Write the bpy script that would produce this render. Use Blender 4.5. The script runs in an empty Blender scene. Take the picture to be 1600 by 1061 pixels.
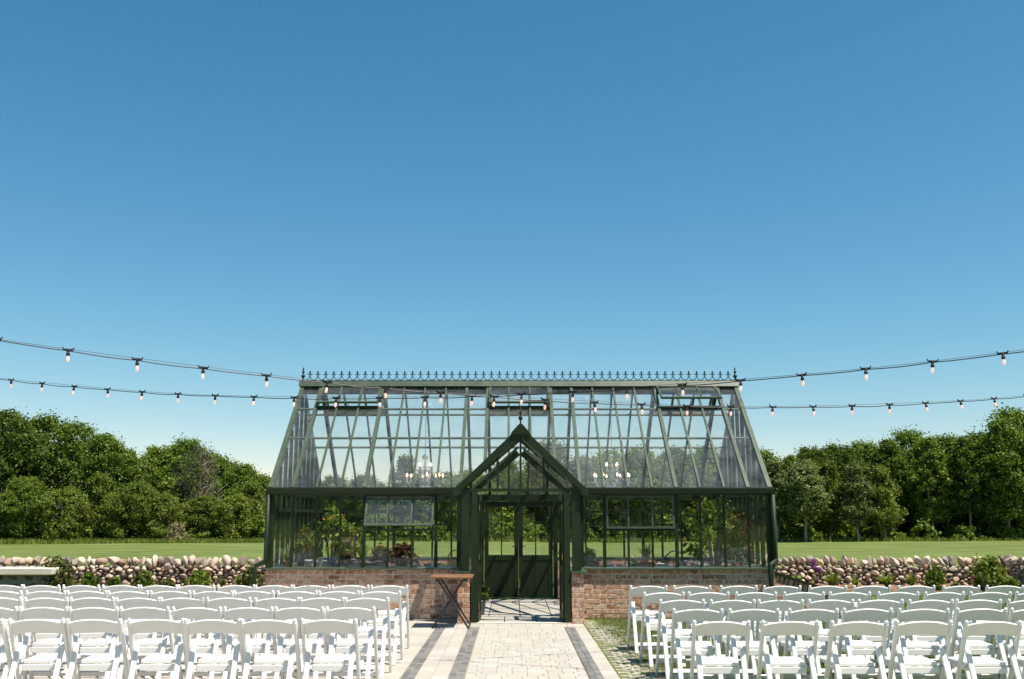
import bpy, math, random
import numpy as np
from mathutils import Vector, Matrix

R = math.radians
random.seed(11)
rng = np.random.default_rng(11)
scene = bpy.context.scene
COL = scene.collection

# ------------------------------------------------------------------ camera
cam_d = bpy.data.cameras.new('camera')
cam = bpy.data.objects.new('camera', cam_d)
COL.objects.link(cam)
cam.location = (0, 0, 1.57)
PITCH = math.degrees(math.atan(281 / 1556))
cam.rotation_euler = (R(90 + PITCH), 0, 0)
cam_d.sensor_width = 36.0
cam_d.lens = 35.0
cam_d.clip_start = 0.05
cam_d.clip_end = 6000
scene.camera = cam

# ------------------------------------------------------------------ light
SUN_TO = Vector((0.38, -0.25, 1.0)).normalized()       # towards the sun
EL = math.asin(SUN_TO.z)
world = bpy.data.worlds.new('World')
scene.world = world
world.use_nodes = True
wn = world.node_tree
bg = wn.nodes['Background']
sky = wn.nodes.new('ShaderNodeTexSky')
sky.sky_type = 'NISHITA'
sky.sun_disc = False
sky.sun_elevation = EL
sky.sun_rotation = math.atan2(SUN_TO.x, SUN_TO.y)
sky.altitude = 200
sky.air_density = 1.0
sky.dust_density = 0.05
sky.ozone_density = 2.0
# one even grade of the whole sky, channel by channel, like the film's response
sky_sep = wn.nodes.new('ShaderNodeSeparateColor')
sky_com = wn.nodes.new('ShaderNodeCombineColor')
wn.links.new(sky.outputs[0], sky_sep.inputs[0])
for _i, (_g, _k) in enumerate(((1.56, 0.50), (1.0, 1.25), (0.80, 1.75))):
    _p = wn.nodes.new('ShaderNodeMath')
    _p.operation = 'POWER'
    _p.inputs[1].default_value = _g
    _m = wn.nodes.new('ShaderNodeMath')
    _m.operation = 'MULTIPLY'
    _m.inputs[1].default_value = _k
    wn.links.new(sky_sep.outputs[_i], _p.inputs[0])
    wn.links.new(_p.outputs[0], _m.inputs[0])
    wn.links.new(_m.outputs[0], sky_com.inputs[_i])
wn.links.new(sky_com.outputs[0], bg.inputs[0])
bg.inputs[1].default_value = 0.06
sun_d = bpy.data.lights.new('sun', 'SUN')
sun_d.energy = 4.5
sun_d.angle = R(0.5)
sun_d.color = (1.0, 0.94, 0.83)
sun = bpy.data.objects.new('sun', sun_d)
COL.objects.link(sun)
sun.rotation_euler = (-SUN_TO).to_track_quat('-Z', 'Y').to_euler()
sun.location = (20, -12, 50)

vs = scene.view_settings
vs.view_transform = 'Standard'
vs.look = 'None'
vs.exposure = 0.75
vs.gamma = 1.0
vs.use_curve_mapping = False
scene.render.engine = 'CYCLES'
cy = scene.cycles
cy.use_denoising = True
cy.max_bounces = 8
cy.diffuse_bounces = 3
cy.glossy_bounces = 3
cy.transmission_bounces = 4
cy.transparent_max_bounces = 40
cy.caustics_reflective = False
cy.caustics_refractive = False


# ------------------------------------------------------------------ materials
def rgb(c):
    return (c[0], c[1], c[2], 1.0)


class NT:
    def __init__(s, name):
        s.m = bpy.data.materials.new(name)
        s.m.use_nodes = True
        s.t = s.m.node_tree
        s.t.nodes.clear()
        s.out = s.n('ShaderNodeOutputMaterial')

    def n(s, typ, **kw):
        nd = s.t.nodes.new(typ)
        for k, v in kw.items():
            setattr(nd, k, v)
        return nd

    def l(s, a, b):
        s.t.links.new(a, b)

    def noise(s, scale, detail=4, rough=0.6, vec=None):
        nd = s.n('ShaderNodeTexNoise')
        nd.inputs['Scale'].default_value = scale
        nd.inputs['Detail'].default_value = detail
        nd.inputs['Roughness'].default_value = rough
        if vec is not None:
            s.l(vec, nd.inputs['Vector'])
        return nd.outputs['Fac']

    def ramp(s, fac, stops, interp='LINEAR'):
        nd = s.n('ShaderNodeValToRGB')
        cr = nd.color_ramp
        cr.interpolation = interp
        while len(cr.elements) < len(stops):
            cr.elements.new(0.5)
        for e, (p, c) in zip(cr.elements, stops):
            e.position = p
            e.color = rgb(c)
        s.l(fac, nd.inputs[0])
        return nd.outputs[0]

    def math(s, op, a, b=None, clamp=False):
        nd = s.n('ShaderNodeMath', operation=op, use_clamp=clamp)
        for i, x in enumerate((a, b)):
            if x is None:
                continue
            if isinstance(x, (int, float)):
                nd.inputs[i].default_value = x
            else:
                s.l(x, nd.inputs[i])
        return nd.outputs[0]

    def mix(s, fac, a, b, typ='MIX'):
        nd = s.n('ShaderNodeMix', data_type='RGBA', blend_type=typ)
        for i, x in ((0, fac), (6, a), (7, b)):
            if isinstance(x, (int, float)):
                nd.inputs[i].default_value = x
            elif isinstance(x, tuple):
                nd.inputs[i].default_value = rgb(x)
            else:
                s.l(x, nd.inputs[i])
        return nd.outputs[2]

    def hsv(s, col, val=None, hue=None, sat=None):
        nd = s.n('ShaderNodeHueSaturation')
        if isinstance(col, tuple):
            nd.inputs['Color'].default_value = rgb(col)
        else:
            s.l(col, nd.inputs['Color'])
        for k, x in (('Value', val), ('Hue', hue), ('Saturation', sat)):
            if x is None:
                continue
            if isinstance(x, (int, float)):
                nd.inputs[k].default_value = x
            else:
                s.l(x, nd.inputs[k])
        return nd.outputs[0]

    def maprange(s, v, a, b, c, d):
        nd = s.n('ShaderNodeMapRange')
        s.l(v, nd.inputs[0])
        for i, x in enumerate((a, b, c, d)):
            nd.inputs[i + 1].default_value = x
        return nd.outputs[0]

    def rand(s, island=False):
        if island:
            return s.n('ShaderNodeNewGeometry').outputs['Random Per Island']
        return s.n('ShaderNodeObjectInfo').outputs['Random']

    def objco(s, island=False):
        """object coordinates shifted by a per-object random, so alike pieces differ"""
        tc = s.n('ShaderNodeTexCoord').outputs['Object']
        ad = s.n('ShaderNodeVectorMath', operation='ADD')
        s.l(tc, ad.inputs[0])
        sc = s.math('MULTIPLY', s.rand(island), 37.0)
        s.l(sc, ad.inputs[1])
        return ad.outputs[0]

    def pbsdf(s, col, rough=0.6, spec=0.5, metal=0.0, bump=None, bump_d=0.01, bump_s=0.5):
        p = s.n('ShaderNodeBsdfPrincipled')
        if isinstance(col, tuple):
            p.inputs['Base Color'].default_value = rgb(col)
        else:
            s.l(col, p.inputs['Base Color'])
        if isinstance(rough, (int, float)):
            p.inputs['Roughness'].default_value = rough
        else:
            s.l(rough, p.inputs['Roughness'])
        p.inputs['Specular IOR Level'].default_value = spec
        p.inputs['Metallic'].default_value = metal
        if bump is not None:
            b = s.n('ShaderNodeBump')
            b.inputs['Strength'].default_value = bump_s
            b.inputs['Distance'].default_value = bump_d
            s.l(bump, b.inputs['Height'])
            s.l(b.outputs[0], p.inputs['Normal'])
        return p

    def done(s, sh):
        s.l(sh.outputs[0] if hasattr(sh, 'outputs') else sh, s.out.inputs[0])
        return s.m


def plain(name, col, rough=0.6, spec=0.5, var=0.15, scale=8, metal=0.0, bump=0.0, bscale=None):
    t = NT(name)
    nz = t.noise(scale, 5, vec=t.objco())
    c = t.hsv(col, val=t.maprange(nz, 0.25, 0.75, 1 - var, 1 + var))
    r = t.maprange(nz, 0.2, 0.8, max(0.02, rough - 0.08), min(1, rough + 0.1))
    b = t.noise(bscale or scale * 4, 5) if bump else None
    return t.done(t.pbsdf(c, r, spec, metal, b, 0.01, bump))


def ramped(name, stops, rough=0.85, island=False, nscale=30, nvar=0.25, bump=0.5, bscale=60, spec=0.3, speck=None, stain=0.0):
    """per-piece colour from a ramp, mottled"""
    t = NT(name)
    base = t.ramp(t.rand(island), stops)
    co = t.objco(island)
    nz = t.noise(nscale, 6, 0.7, co)
    c = t.hsv(base, val=t.maprange(nz, 0.25, 0.75, 1 - nvar, 1 + nvar))
    if speck:
        f = t.maprange(t.noise(nscale * 0.6, 4, 0.7, co), 0.48, 0.62, 0, 1)
        c = t.mix(f, c, speck)
    if stain:
        gp_ = t.n('ShaderNodeNewGeometry').outputs['Position']
        c = t.hsv(c, val=t.maprange(t.noise(0.9, 5, 0.65, gp_), 0.3, 0.7, 1 - stain, 1 + stain))
        c = t.mix(t.maprange(t.noise(3.1, 6, 0.75, gp_), 0.56, 0.74, 0, 0.4), c, (0.26, 0.215, 0.17))
    b = t.noise(bscale, 5, 0.65, co)
    return t.done(t.pbsdf(c, rough, spec, 0, b, 0.006, bump))


BRICK_STOPS = [(0.0, (0.20, 0.078, 0.045)), (0.2, (0.42, 0.20, 0.12)), (0.42, (0.54, 0.31, 0.20)),
               (0.6, (0.32, 0.13, 0.075)), (0.82, (0.58, 0.38, 0.265)), (1.0, (0.28, 0.115, 0.07))]
BRICK = ramped('brick_clay', BRICK_STOPS, nscale=22, nvar=0.6, bump=1.0, speck=(0.60, 0.45, 0.34))
BRICK_I = ramped('brick_clay_far', BRICK_STOPS, island=True, nscale=22, nvar=0.6, bump=1.0, speck=(0.60, 0.45, 0.34))
PAVE_STOPS = [(0, (0.40, 0.355, 0.30)), (0.3, (0.45, 0.41, 0.355)), (0.6, (0.42, 0.37, 0.31)), (1, (0.47, 0.435, 0.385))]
PAVER = ramped('concrete_paver', PAVE_STOPS, nscale=14, nvar=0.1, bump=0.25, bscale=120, stain=0.09)
PAVER_I = ramped('concrete_paver_far', PAVE_STOPS, island=True, nscale=14, nvar=0.1, bump=0.25, bscale=120, stain=0.09)
TURFB = ramped('turf_block_stone', [(0, (0.24, 0.21, 0.16)), (0.5, (0.36, 0.32, 0.25)), (1, (0.42, 0.385, 0.31))], nscale=14, nvar=0.2, bump=0.4, bscale=90)
DARK_STOPS = [(0, (0.125, 0.118, 0.112)), (0.5, (0.18, 0.17, 0.16)), (1, (0.22, 0.205, 0.19))]
DPAVER = ramped('charcoal_paver', DARK_STOPS, nscale=20, nvar=0.2, bump=0.3, bscale=120)
DPAVER_I = ramped('charcoal_paver_far', DARK_STOPS, island=True, nscale=20, nvar=0.2, bump=0.3, bscale=120)
STONE_STOPS = [(0.0, (0.15, 0.135, 0.12)), (0.06, (0.53, 0.38, 0.27)), (0.3, (0.62, 0.51, 0.385)),
               (0.42, (0.36, 0.23, 0.17)), (0.55, (0.60, 0.50, 0.41)), (0.66, (0.25, 0.205, 0.165)),
               (0.85, (0.52, 0.39, 0.31)), (1.0, (0.48, 0.41, 0.32))]
STONE_I = ramped('field_stone_small', STONE_STOPS, island=True, nscale=14, nvar=0.3, bump=0.5, bscale=40, rough=0.9)
STONE = ramped('field_stone', STONE_STOPS, nscale=14, nvar=0.3, bump=0.5, bscale=40, rough=0.9)
RUBBLE = ramped('dark_rubble', [(0, (0.05, 0.048, 0.045)), (0.5, (0.10, 0.09, 0.08)), (1, (0.17, 0.14, 0.11))],
                nscale=14, nvar=0.3, bump=0.5, bscale=40)
MORTAR = plain('mortar', (0.60, 0.53, 0.45), 0.95, 0.2, 0.18, 30, bump=0.4, bscale=150)
JOINT = plain('sand_joint', (0.34, 0.285, 0.22), 0.95, 0.2, 0.25, 40)
SOILDARK = plain('dark_soil', (0.035, 0.027, 0.02), 0.95, 0.2, 0.3, 20)
EARTH = plain('wall_earth', (0.10, 0.08, 0.06), 0.95, 0.2, 0.3, 20)
SLAB = plain('limestone_slab', (0.70, 0.61, 0.51), 0.85, 0.3, 0.12, 12, bump=0.3)
WHITE = plain('white_resin', (0.80, 0.775, 0.735), 0.42, 0.35, 0.03, 6)
STEEL = plain('steel', (0.45, 0.46, 0.48), 0.35, 0.5, 0.1, 20, metal=1.0)
BLACK = plain('black_rubber', (0.012, 0.012, 0.012), 0.5, 0.4, 0.2, 20)
IRON = plain('black_iron', (0.02, 0.02, 0.02), 0.45, 0.5, 0.2, 30)
BRASS = plain('brass', (0.62, 0.44, 0.18), 0.35, 0.5, 0.1, 30, metal=1.0)
GREEN = plain('green_paint_sunlit', (0.062, 0.086, 0.052), 0.40, 0.45, 0.2, 5)  # frame green as it looks in sun, the light put into the colour
GREEN_SHADE = plain('green_paint_shaded', (0.014, 0.026, 0.008), 0.48, 0.28, 0.2, 5)  # same frame green as it looks in shade, darkness put into the colour
TERRA = plain('terracotta', (0.36, 0.15, 0.08), 0.85, 0.3, 0.2, 20)
POTGREY = plain('grey_pot', (0.14, 0.15, 0.17), 0.6, 0.4, 0.15, 20)
POTWHITE = plain('white_pot', (0.62, 0.60, 0.57), 0.5, 0.4, 0.1, 20)
POTBLUE = plain('blue_glaze', (0.02, 0.07, 0.22), 0.2, 0.6, 0.15, 20)
WICKER = plain('wicker', (0.30, 0.15, 0.06), 0.75, 0.3, 0.4, 60, bump=0.6, bscale=120)
BARK = plain('bark', (0.12, 0.095, 0.07), 0.95, 0.2, 0.35, 6, bump=0.8, bscale=20)
BARKP = plain('pale_bark', (0.27, 0.235, 0.18), 0.95, 0.2, 0.3, 6, bump=0.6, bscale=20)
TWIG = plain('dry_twigs', (0.21, 0.165, 0.13), 0.95, 0.2, 0.25, 3)


def wood_mat():
    t = NT('oiled_wood')
    tc = t.n('ShaderNodeTexCoord').outputs['Object']
    mp = t.n('ShaderNodeMapping')
    mp.inputs['Scale'].default_value = (3, 40, 40)
    t.l(tc, mp.inputs[0])
    nz = t.noise(3, 6, 0.6, mp.outputs[0])
    c = t.ramp(nz, [(0.3, (0.13, 0.055, 0.022)), (0.55, (0.24, 0.115, 0.05)), (0.75, (0.31, 0.17, 0.085))])
    c = t.hsv(c, val=t.maprange(t.rand(), 0, 1, 0.85, 1.15))
    return t.done(t.pbsdf(c, 0.45, 0.4, 0, nz, 0.003, 0.3))


WOOD = wood_mat()


def glass_mat(name, dust_veil=0.05, tint=(0.982, 0.992, 0.988)):
    t = NT(name)
    tr = t.n('ShaderNodeBsdfTransparent')
    tr.inputs[0].default_value = rgb(tint)
    gl = t.n('ShaderNodeBsdfGlossy')
    gl.inputs['Roughness'].default_value = 0.02
    lw = t.n('ShaderNodeLayerWeight')
    lw.inputs['Blend'].default_value = 0.5
    sch = t.math('ADD', t.math('MULTIPLY', t.math('POWER', lw.outputs['Facing'], 5.0), 0.96), 0.035)
    # slight waviness so reflections are not mirror perfect
    b = t.n('ShaderNodeBump')
    b.inputs['Strength'].default_value = 0.03
    b.inputs['Distance'].default_value = 0.02
    t.l(t.noise(1.6, 2), b.inputs['Height'])
    wnz = t.n('ShaderNodeTexWhiteNoise', noise_dimensions='1D')      # every pane sits at its own slight tilt
    t.l(t.rand(), wnz.inputs['W'])
    sub = t.n('ShaderNodeVectorMath', operation='SUBTRACT')
    t.l(wnz.outputs['Color'], sub.inputs[0])
    sub.inputs[1].default_value = (0.5, 0.5, 0.5)
    scl = t.n('ShaderNodeVectorMath', operation='SCALE')
    t.l(sub.outputs[0], scl.inputs[0])
    scl.inputs['Scale'].default_value = 0.035
    adn = t.n('ShaderNodeVectorMath', operation='ADD')
    t.l(b.outputs[0], adn.inputs[0])
    t.l(scl.outputs[0], adn.inputs[1])
    nrmz = t.n('ShaderNodeVectorMath', operation='NORMALIZE')
    t.l(adn.outputs[0], nrmz.inputs[0])
    t.l(nrmz.outputs[0], gl.inputs['Normal'])
    m1 = t.n('ShaderNodeMixShader')
    t.l(sch, m1.inputs[0])
    t.l(tr.outputs[0], m1.inputs[1])
    t.l(gl.outputs[0], m1.inputs[2])
    di = t.n('ShaderNodeBsdfDiffuse')
    di.inputs[0].default_value = (0.75, 0.77, 0.75, 1)
    tl = t.n('ShaderNodeBsdfTranslucent')
    tl.inputs[0].default_value = (0.75, 0.77, 0.75, 1)
    dm = t.n('ShaderNodeMixShader')
    dm.inputs[0].default_value = 0.4
    t.l(di.outputs[0], dm.inputs[1])
    t.l(tl.outputs[0], dm.inputs[2])
    m2 = t.n('ShaderNodeMixShader')
    nz = t.noise(2.2, 6, 0.7, t.objco())
    t.l(t.maprange(nz, 0.35, 0.72, dust_veil * 0.35, dust_veil * 2.2), m2.inputs[0])
    t.l(m1.outputs[0], m2.inputs[1])
    t.l(dm.outputs[0], m2.inputs[2])
    return t.done(m2)


GLASS = glass_mat('clean_glass', 0.004)
GLASS_ROOF = glass_mat('dusty_sky_veil_roof_glass', 0.036)  # dust plus extra white haze standing in for the sky's reflected veil


def crystal_mat():
    t = NT('crystal')
    tr = t.n('ShaderNodeBsdfTransparent')
    tr.inputs[0].default_value = (0.92, 0.93, 0.95, 1)
    gl = t.n('ShaderNodeBsdfGlossy')
    gl.inputs['Roughness'].default_value = 0.05
    di = t.n('ShaderNodeBsdfDiffuse')
    di.inputs[0].default_value = (0.8, 0.8, 0.8, 1)
    m0 = t.n('ShaderNodeMixShader')
    m0.inputs[0].default_value = 0.45
    t.l(gl.outputs[0], m0.inputs[1])
    t.l(di.outputs[0], m0.inputs[2])
    m = t.n('ShaderNodeMixShader')
    m.inputs[0].default_value = 0.72
    t.l(tr.outputs[0], m.inputs[1])
    t.l(m0.outputs[0], m.inputs[2])
    return t.done(m)


CRYSTAL = crystal_mat()


def emit_mat(name, col, strength, base=(0.8, 0.72, 0.66)):
    t = NT(name)
    p = t.pbsdf(base, 0.25, 0.5)
    p.inputs['Emission Color'].default_value = rgb(col)
    p.inputs['Emission Strength'].default_value = strength
    return t.done(p)


BULB = emit_mat('lit_bulb', (1.0, 0.50, 0.38), 0.42, (0.75, 0.56, 0.50))
FLAME = emit_mat('candle_bulb', (1.0, 0.62, 0.36), 2.2)


def leaf_mat(name, stops, trans=0.38, obj=0.22, gloss=0.015, isl=0.5):
    t = NT(name)
    ir = t.rand(True)
    c = t.ramp(ir, stops)
    c = t.hsv(c, val=t.maprange(t.rand(), 0, 1, 1 - obj, 1 + obj))
    di = t.n('ShaderNodeBsdfDiffuse')
    t.l(c, di.inputs[0])
    tl = t.n('ShaderNodeBsdfTranslucent')
    c2 = t.mix(0.5, c, (0.10, 0.13, 0.01), 'ADD')
    t.l(t.hsv(c, val=1.25, sat=1.1, hue=0.485), tl.inputs[0])
    m = t.n('ShaderNodeMixShader')
    m.inputs[0].default_value = trans
    t.l(di.outputs[0], m.inputs[1])
    t.l(tl.outputs[0], m.inputs[2])
    gl = t.n('ShaderNodeBsdfGlossy')
    gl.inputs['Roughness'].default_value = 0.6
    m2 = t.n('ShaderNodeMixShader')
    m2.inputs[0].default_value = gloss
    t.l(m.outputs[0], m2.inputs[1])
    t.l(gl.outputs[0], m2.inputs[2])
    return t.done(m2)


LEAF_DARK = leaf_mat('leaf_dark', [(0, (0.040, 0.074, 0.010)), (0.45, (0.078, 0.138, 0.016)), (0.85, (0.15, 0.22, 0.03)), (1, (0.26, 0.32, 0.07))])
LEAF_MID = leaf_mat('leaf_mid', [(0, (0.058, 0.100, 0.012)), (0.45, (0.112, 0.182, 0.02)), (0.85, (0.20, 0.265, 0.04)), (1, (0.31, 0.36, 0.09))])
LEAF_LIGHT = leaf_mat('leaf_light', [(0, (0.085, 0.13, 0.016)), (0.5, (0.15, 0.20, 0.03)), (1, (0.23, 0.27, 0.055))])
LEAF_SILVER = leaf_mat('leaf_silver', [(0, (0.065, 0.098, 0.02)), (0.5, (0.13, 0.17, 0.045)), (0.85, (0.22, 0.26, 0.09)), (1, (0.34, 0.37, 0.19))])
LEAF_YEL = leaf_mat('leaf_olive', [(0, (0.09, 0.10, 0.02)), (0.5, (0.15, 0.16, 0.04)), (1, (0.20, 0.17, 0.07))])
LEAF_RED = leaf_mat('leaf_bronze', [(0, (0.09, 0.05, 0.02)), (0.5, (0.13, 0.09, 0.03)), (1, (0.16, 0.06, 0.03))])
GRASS = leaf_mat('grass_blades', [(0, (0.085, 0.12, 0.022)), (0.45, (0.145, 0.18, 0.04)), (0.8, (0.20, 0.225, 0.065)), (1, (0.33, 0.30, 0.14))], 0.3, 0, 0.05)
FLOWER_O = leaf_mat('orange_petals', [(0, (0.55, 0.08, 0.01)), (0.5, (0.62, 0.22, 0.01)), (1, (0.60, 0.36, 0.02))], 0.3, 0, 0.04)
FLOWER_Y = leaf_mat('yellow_petals', [(0, (0.60, 0.30, 0.01)), (1, (0.66, 0.48, 0.03))], 0.3, 0, 0.04)
FLOWER_P = leaf_mat('purple_petals', [(0, (0.28, 0.07, 0.30)), (1, (0.42, 0.16, 0.42))], 0.3, 0, 0.04)
FLOWER_C = leaf_mat('cream_blossom', [(0, (0.22, 0.20, 0.09)), (1, (0.34, 0.29, 0.15))], 0.3, 0, 0.04)


def lawn_mat():
    t = NT('mown_lawn')
    geo = t.n('ShaderNodeNewGeometry').outputs['Position']
    mp = t.n('ShaderNodeMapping')
    mp.inputs['Rotation'].default_value = (0, 0, R(7))
    t.l(geo, mp.inputs[0])
    sep = t.n('ShaderNodeSeparateXYZ')
    t.l(mp.outputs[0], sep.inputs[0])
    wob = t.noise(0.12, 3, 0.5, geo)
    y = t.math('ADD', sep.outputs[1], t.math('MULTIPLY', wob, 1.6))
    st = t.math('SINE', t.math('MULTIPLY', y, 2 * math.pi / 2.7))
    st = t.maprange(st, -0.55, 0.55, 0, 1)
    mp2 = t.n('ShaderNodeMapping')
    mp2.inputs['Scale'].default_value = (0.6, 1.6, 1)
    t.l(geo, mp2.inputs[0])
    n1 = t.noise(2.2, 8, 0.75, mp2.outputs[0])
    n2 = t.noise(0.11, 4, 0.6, geo)
    n3 = t.noise(28, 4, 0.7, geo)
    n4 = t.noise(0.35, 6, 0.7, mp2.outputs[0])
    c = t.mix(st, (0.092, 0.130, 0.028), (0.155, 0.188, 0.052))
    c = t.hsv(c, val=t.maprange(n4, 0.3, 0.7, 0.6, 1.42))
    n5 = t.noise(0.9, 7, 0.8, mp2.outputs[0])
    c = t.mix(t.maprange(n5, 0.55, 0.75, 0, 0.5), c, (0.21, 0.20, 0.075))
    c = t.hsv(c, val=t.maprange(n1, 0.25, 0.75, 0.62, 1.38))
    c = t.hsv(c, val=t.maprange(n3, 0.25, 0.75, 0.7, 1.3))
    c = t.mix(t.maprange(n2, 0.45, 0.75, 0, 0.45), c, (0.185, 0.185, 0.065))
    b = t.math('ADD', n1, t.math('MULTIPLY', n3, 0.6))
    return t.done(t.pbsdf(c, 0.9, 0.15, 0, b, 0.05, 0.6))


LAWN = lawn_mat()


def mulch_mat():
    t = NT('bark_mulch')
    n = t.noise(24, 6, 0.75)
    c = t.ramp(n, [(0.3, (0.06, 0.03, 0.018)), (0.5, (0.27, 0.15, 0.085)), (0.7, (0.40, 0.26, 0.16))])
    return t.done(t.pbsdf(c, 0.95, 0.2, 0, n, 0.04, 0.9))


MULCH = mulch_mat()


# ------------------------------------------------------------------ geometry helpers
def mesh_obj(name, verts, faces, mat, parent=None, smooth=False, col=True):
    me = bpy.data.meshes.new(name)
    me.from_pydata([tuple(v) for v in verts], [], faces)
    me.update()
    if mat:
        me.materials.append(mat)
    if smooth:
        me.polygons.foreach_set('use_smooth', [True] * len(me.polygons))
    o = bpy.data.objects.new(name, me)
    if parent:
        o.parent = parent
    COL.objects.link(o)
    return o


def inst(name, me, parent=None, loc=(0, 0, 0), rot=(0, 0, 0), scale=(1, 1, 1)):
    o = bpy.data.objects.new(name, me)
    o.parent = parent
    o.location = loc
    o.rotation_euler = rot
    o.scale = scale
    COL.objects.link(o)
    return o


def np_mesh(name, V, F, mat, parent=None):
    """V (n,3), F (m,k): all faces with k corners"""
    me = bpy.data.meshes.new(name)
    V = np.asarray(V, dtype=np.float32)
    F = np.asarray(F, dtype=np.int32)
    m, k = F.shape
    me.vertices.add(len(V))
    me.vertices.foreach_set('co', V.ravel())
    me.loops.add(m * k)
    me.loops.foreach_set('vertex_index', F.ravel())
    me.polygons.add(m)
    me.polygons.foreach_set('loop_start', np.arange(0, m * k, k, dtype=np.int32))
    me.polygons.foreach_set('loop_total', np.full(m, k, dtype=np.int32))
    me.update(calc_edges=True)
    if mat:
        me.materials.append(mat)
    o = bpy.data.objects.new(name, me)
    if parent:
        o.parent = parent
    COL.objects.link(o)
    return o


class MB:
    def __init__(s):
        s.v, s.f = [], []

    def add(s, vs, fs):
        b = len(s.v)
        s.v += [tuple(v) for v in vs]
        s.f += [tuple(b + i for i in f) for f in fs]
        return s

    def box(s, x0, x1, y0, y1, z0, z1):
        vs = [(x, y, z) for z in (z0, z1) for y in (y0, y1) for x in (x0, x1)]
        return s.add(vs, [(0, 2, 3, 1), (4, 5, 7, 6), (0, 1, 5, 4), (2, 6, 7, 3), (0, 4, 6, 2), (1, 3, 7, 5)])

    def beam(s, p0, p1, w, h, up=(0, 0, 1), ch=0.0):
        """rectangular bar from p0 to p1; w across, h along up; ch chamfers the long edges and ends"""
        p0, p1 = Vector(p0), Vector(p1)
        d = (p1 - p0).normalized()
        u = Vector(up)
        if abs(d.dot(u)) > 0.98:
            u = Vector((0, 1, 0))
        sd = d.cross(u).normalized()
        u = sd.cross(d).normalized()
        a, b = w / 2, h / 2
        if ch <= 0:
            sec = [(-a, -b), (a, -b), (a, b), (-a, b)]
            rings = [(p0, 1, 1), (p1, 1, 1)]
        else:
            c = min(ch, a * 0.9, b * 0.9)
            sec = [(-a + c, -b), (a - c, -b), (a, -b + c), (a, b - c), (a - c, b), (-a + c, b), (-a, b - c), (-a, -b + c)]
            rings = [(p0, 1 - c / a, 1 - c / b), (p0 + d * c, 1, 1), (p1 - d * c, 1, 1), (p1, 1 - c / a, 1 - c / b)]
        n = len(sec)
        vs, fs = [], []
        for p, kx, ky in rings:
            for x, y in sec:
                vs.append(p + sd * x * kx + u * y * ky)
        for r in range(len(rings) - 1):
            for i in range(n):
                j = (i + 1) % n
                fs.append((r * n + i, r * n + j, (r + 1) * n + j, (r + 1) * n + i))
        fs.append(tuple(range(n - 1, -1, -1)))
        fs.append(tuple(range((len(rings) - 1) * n, len(rings) * n)))
        return s.add(vs, fs)

    def tube(s, pts, rad, n=6, cap=True):
        pts = [Vector(p) for p in pts]
        rs = rad if isinstance(rad, (list, tuple)) else [rad] * len(pts)
        vs, fs = [], []
        ref = None
        for i, p in enumerate(pts):
            a = pts[max(0, i - 1)]
            b = pts[min(len(pts) - 1, i + 1)]
            d = (b - a).normalized()
            if ref is None:
                ref = Vector((0, 0, 1)) if abs(d.z) < 0.9 else Vector((1, 0, 0))
            x = d.cross(ref).normalized()
            y = x.cross(d).normalized()
            ref = y
            for k in range(n):
                t = 2 * math.pi * k / n
                vs.append(p + (x * math.cos(t) + y * math.sin(t)) * rs[i])
        for i in range(len(pts) - 1):
            for k in range(n):
                j = (k + 1) % n
                fs.append((i * n + k, i * n + j, (i + 1) * n + j, (i + 1) * n + k))
        if cap:
            fs.append(tuple(range(n - 1, -1, -1)))
            fs.append(tuple(range((len(pts) - 1) * n, len(pts) * n)))
        return s.add(vs, fs)

    def lathe(s, prof, n=10, at=(0, 0, 0)):
        """prof: (r, z) pairs from bottom to top"""
        vs, fs = [], []
        for r, z in prof:
            for k in range(n):
                t = 2 * math.pi * k / n
                vs.append((at[0] + r * math.cos(t), at[1] + r * math.sin(t), at[2] + z))
        for i in range(len(prof) - 1):
            for k in range(n):
                j = (k + 1) % n
                fs.append((i * n + k, i * n + j, (i + 1) * n + j, (i + 1) * n + k))
        fs.append(tuple(range(n - 1, -1, -1)))
        fs.append(tuple(range((len(prof) - 1) * n, len(prof) * n)))
        return s.add(vs, fs)

    def prism(s, poly, off):
        """poly: list of 3-D points, extruded by vector off"""
        n = len(poly)
        off = Vector(off)
        vs = [Vector(p) for p in poly] + [Vector(p) + off for p in poly]
        fs = [tuple(range(n - 1, -1, -1)), tuple(range(n, 2 * n))]
        for i in range(n):
            j = (i + 1) % n
            fs.append((i, j, n + j, n + i))
        return s.add(vs, fs)

    def build(s, name, mat, parent=None, smooth=False):
        return mesh_obj(name, s.v, s.f, mat, parent, smooth)


def tag(o, label=None, cat=None, group=None, kind=None):
    for k, v in (('label', label), ('category', cat), ('group', group), ('kind', kind)):
        if v:
            o[k] = v
    return o


def thing(name, label, cat, loc=(0, 0, 0), rz=0, group=None):
    o = bpy.data.objects.new(name, None)
    o.empty_display_size = 0.2
    o.location = loc
    o.rotation_euler = (0, 0, rz)
    COL.objects.link(o)
    return tag(o, label, cat, group)


def copy_tree(o, parent=None):
    c = o.copy()
    COL.objects.link(c)
    c.parent = parent
    for ch in o.children:
        copy_tree(ch, c)
    return c


ORD = ['nearest to', 'second from', 'third from', 'fourth from', 'fifth from', 'sixth from', 'seventh from', 'eighth from',
       'ninth from', 'tenth from', 'eleventh from', 'twelfth from', 'thirteenth from', 'fourteenth from', 'fifteenth from',
       'sixteenth from', 'seventeenth from', 'eighteenth from', 'nineteenth from', 'twentieth from']

GX, GY = 0.135, 16.55          # greenhouse origin: middle of the foot of its front wall

# ================================================================== SETTING
# ------------------------------------------------------------------ ground
g = MB()
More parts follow.
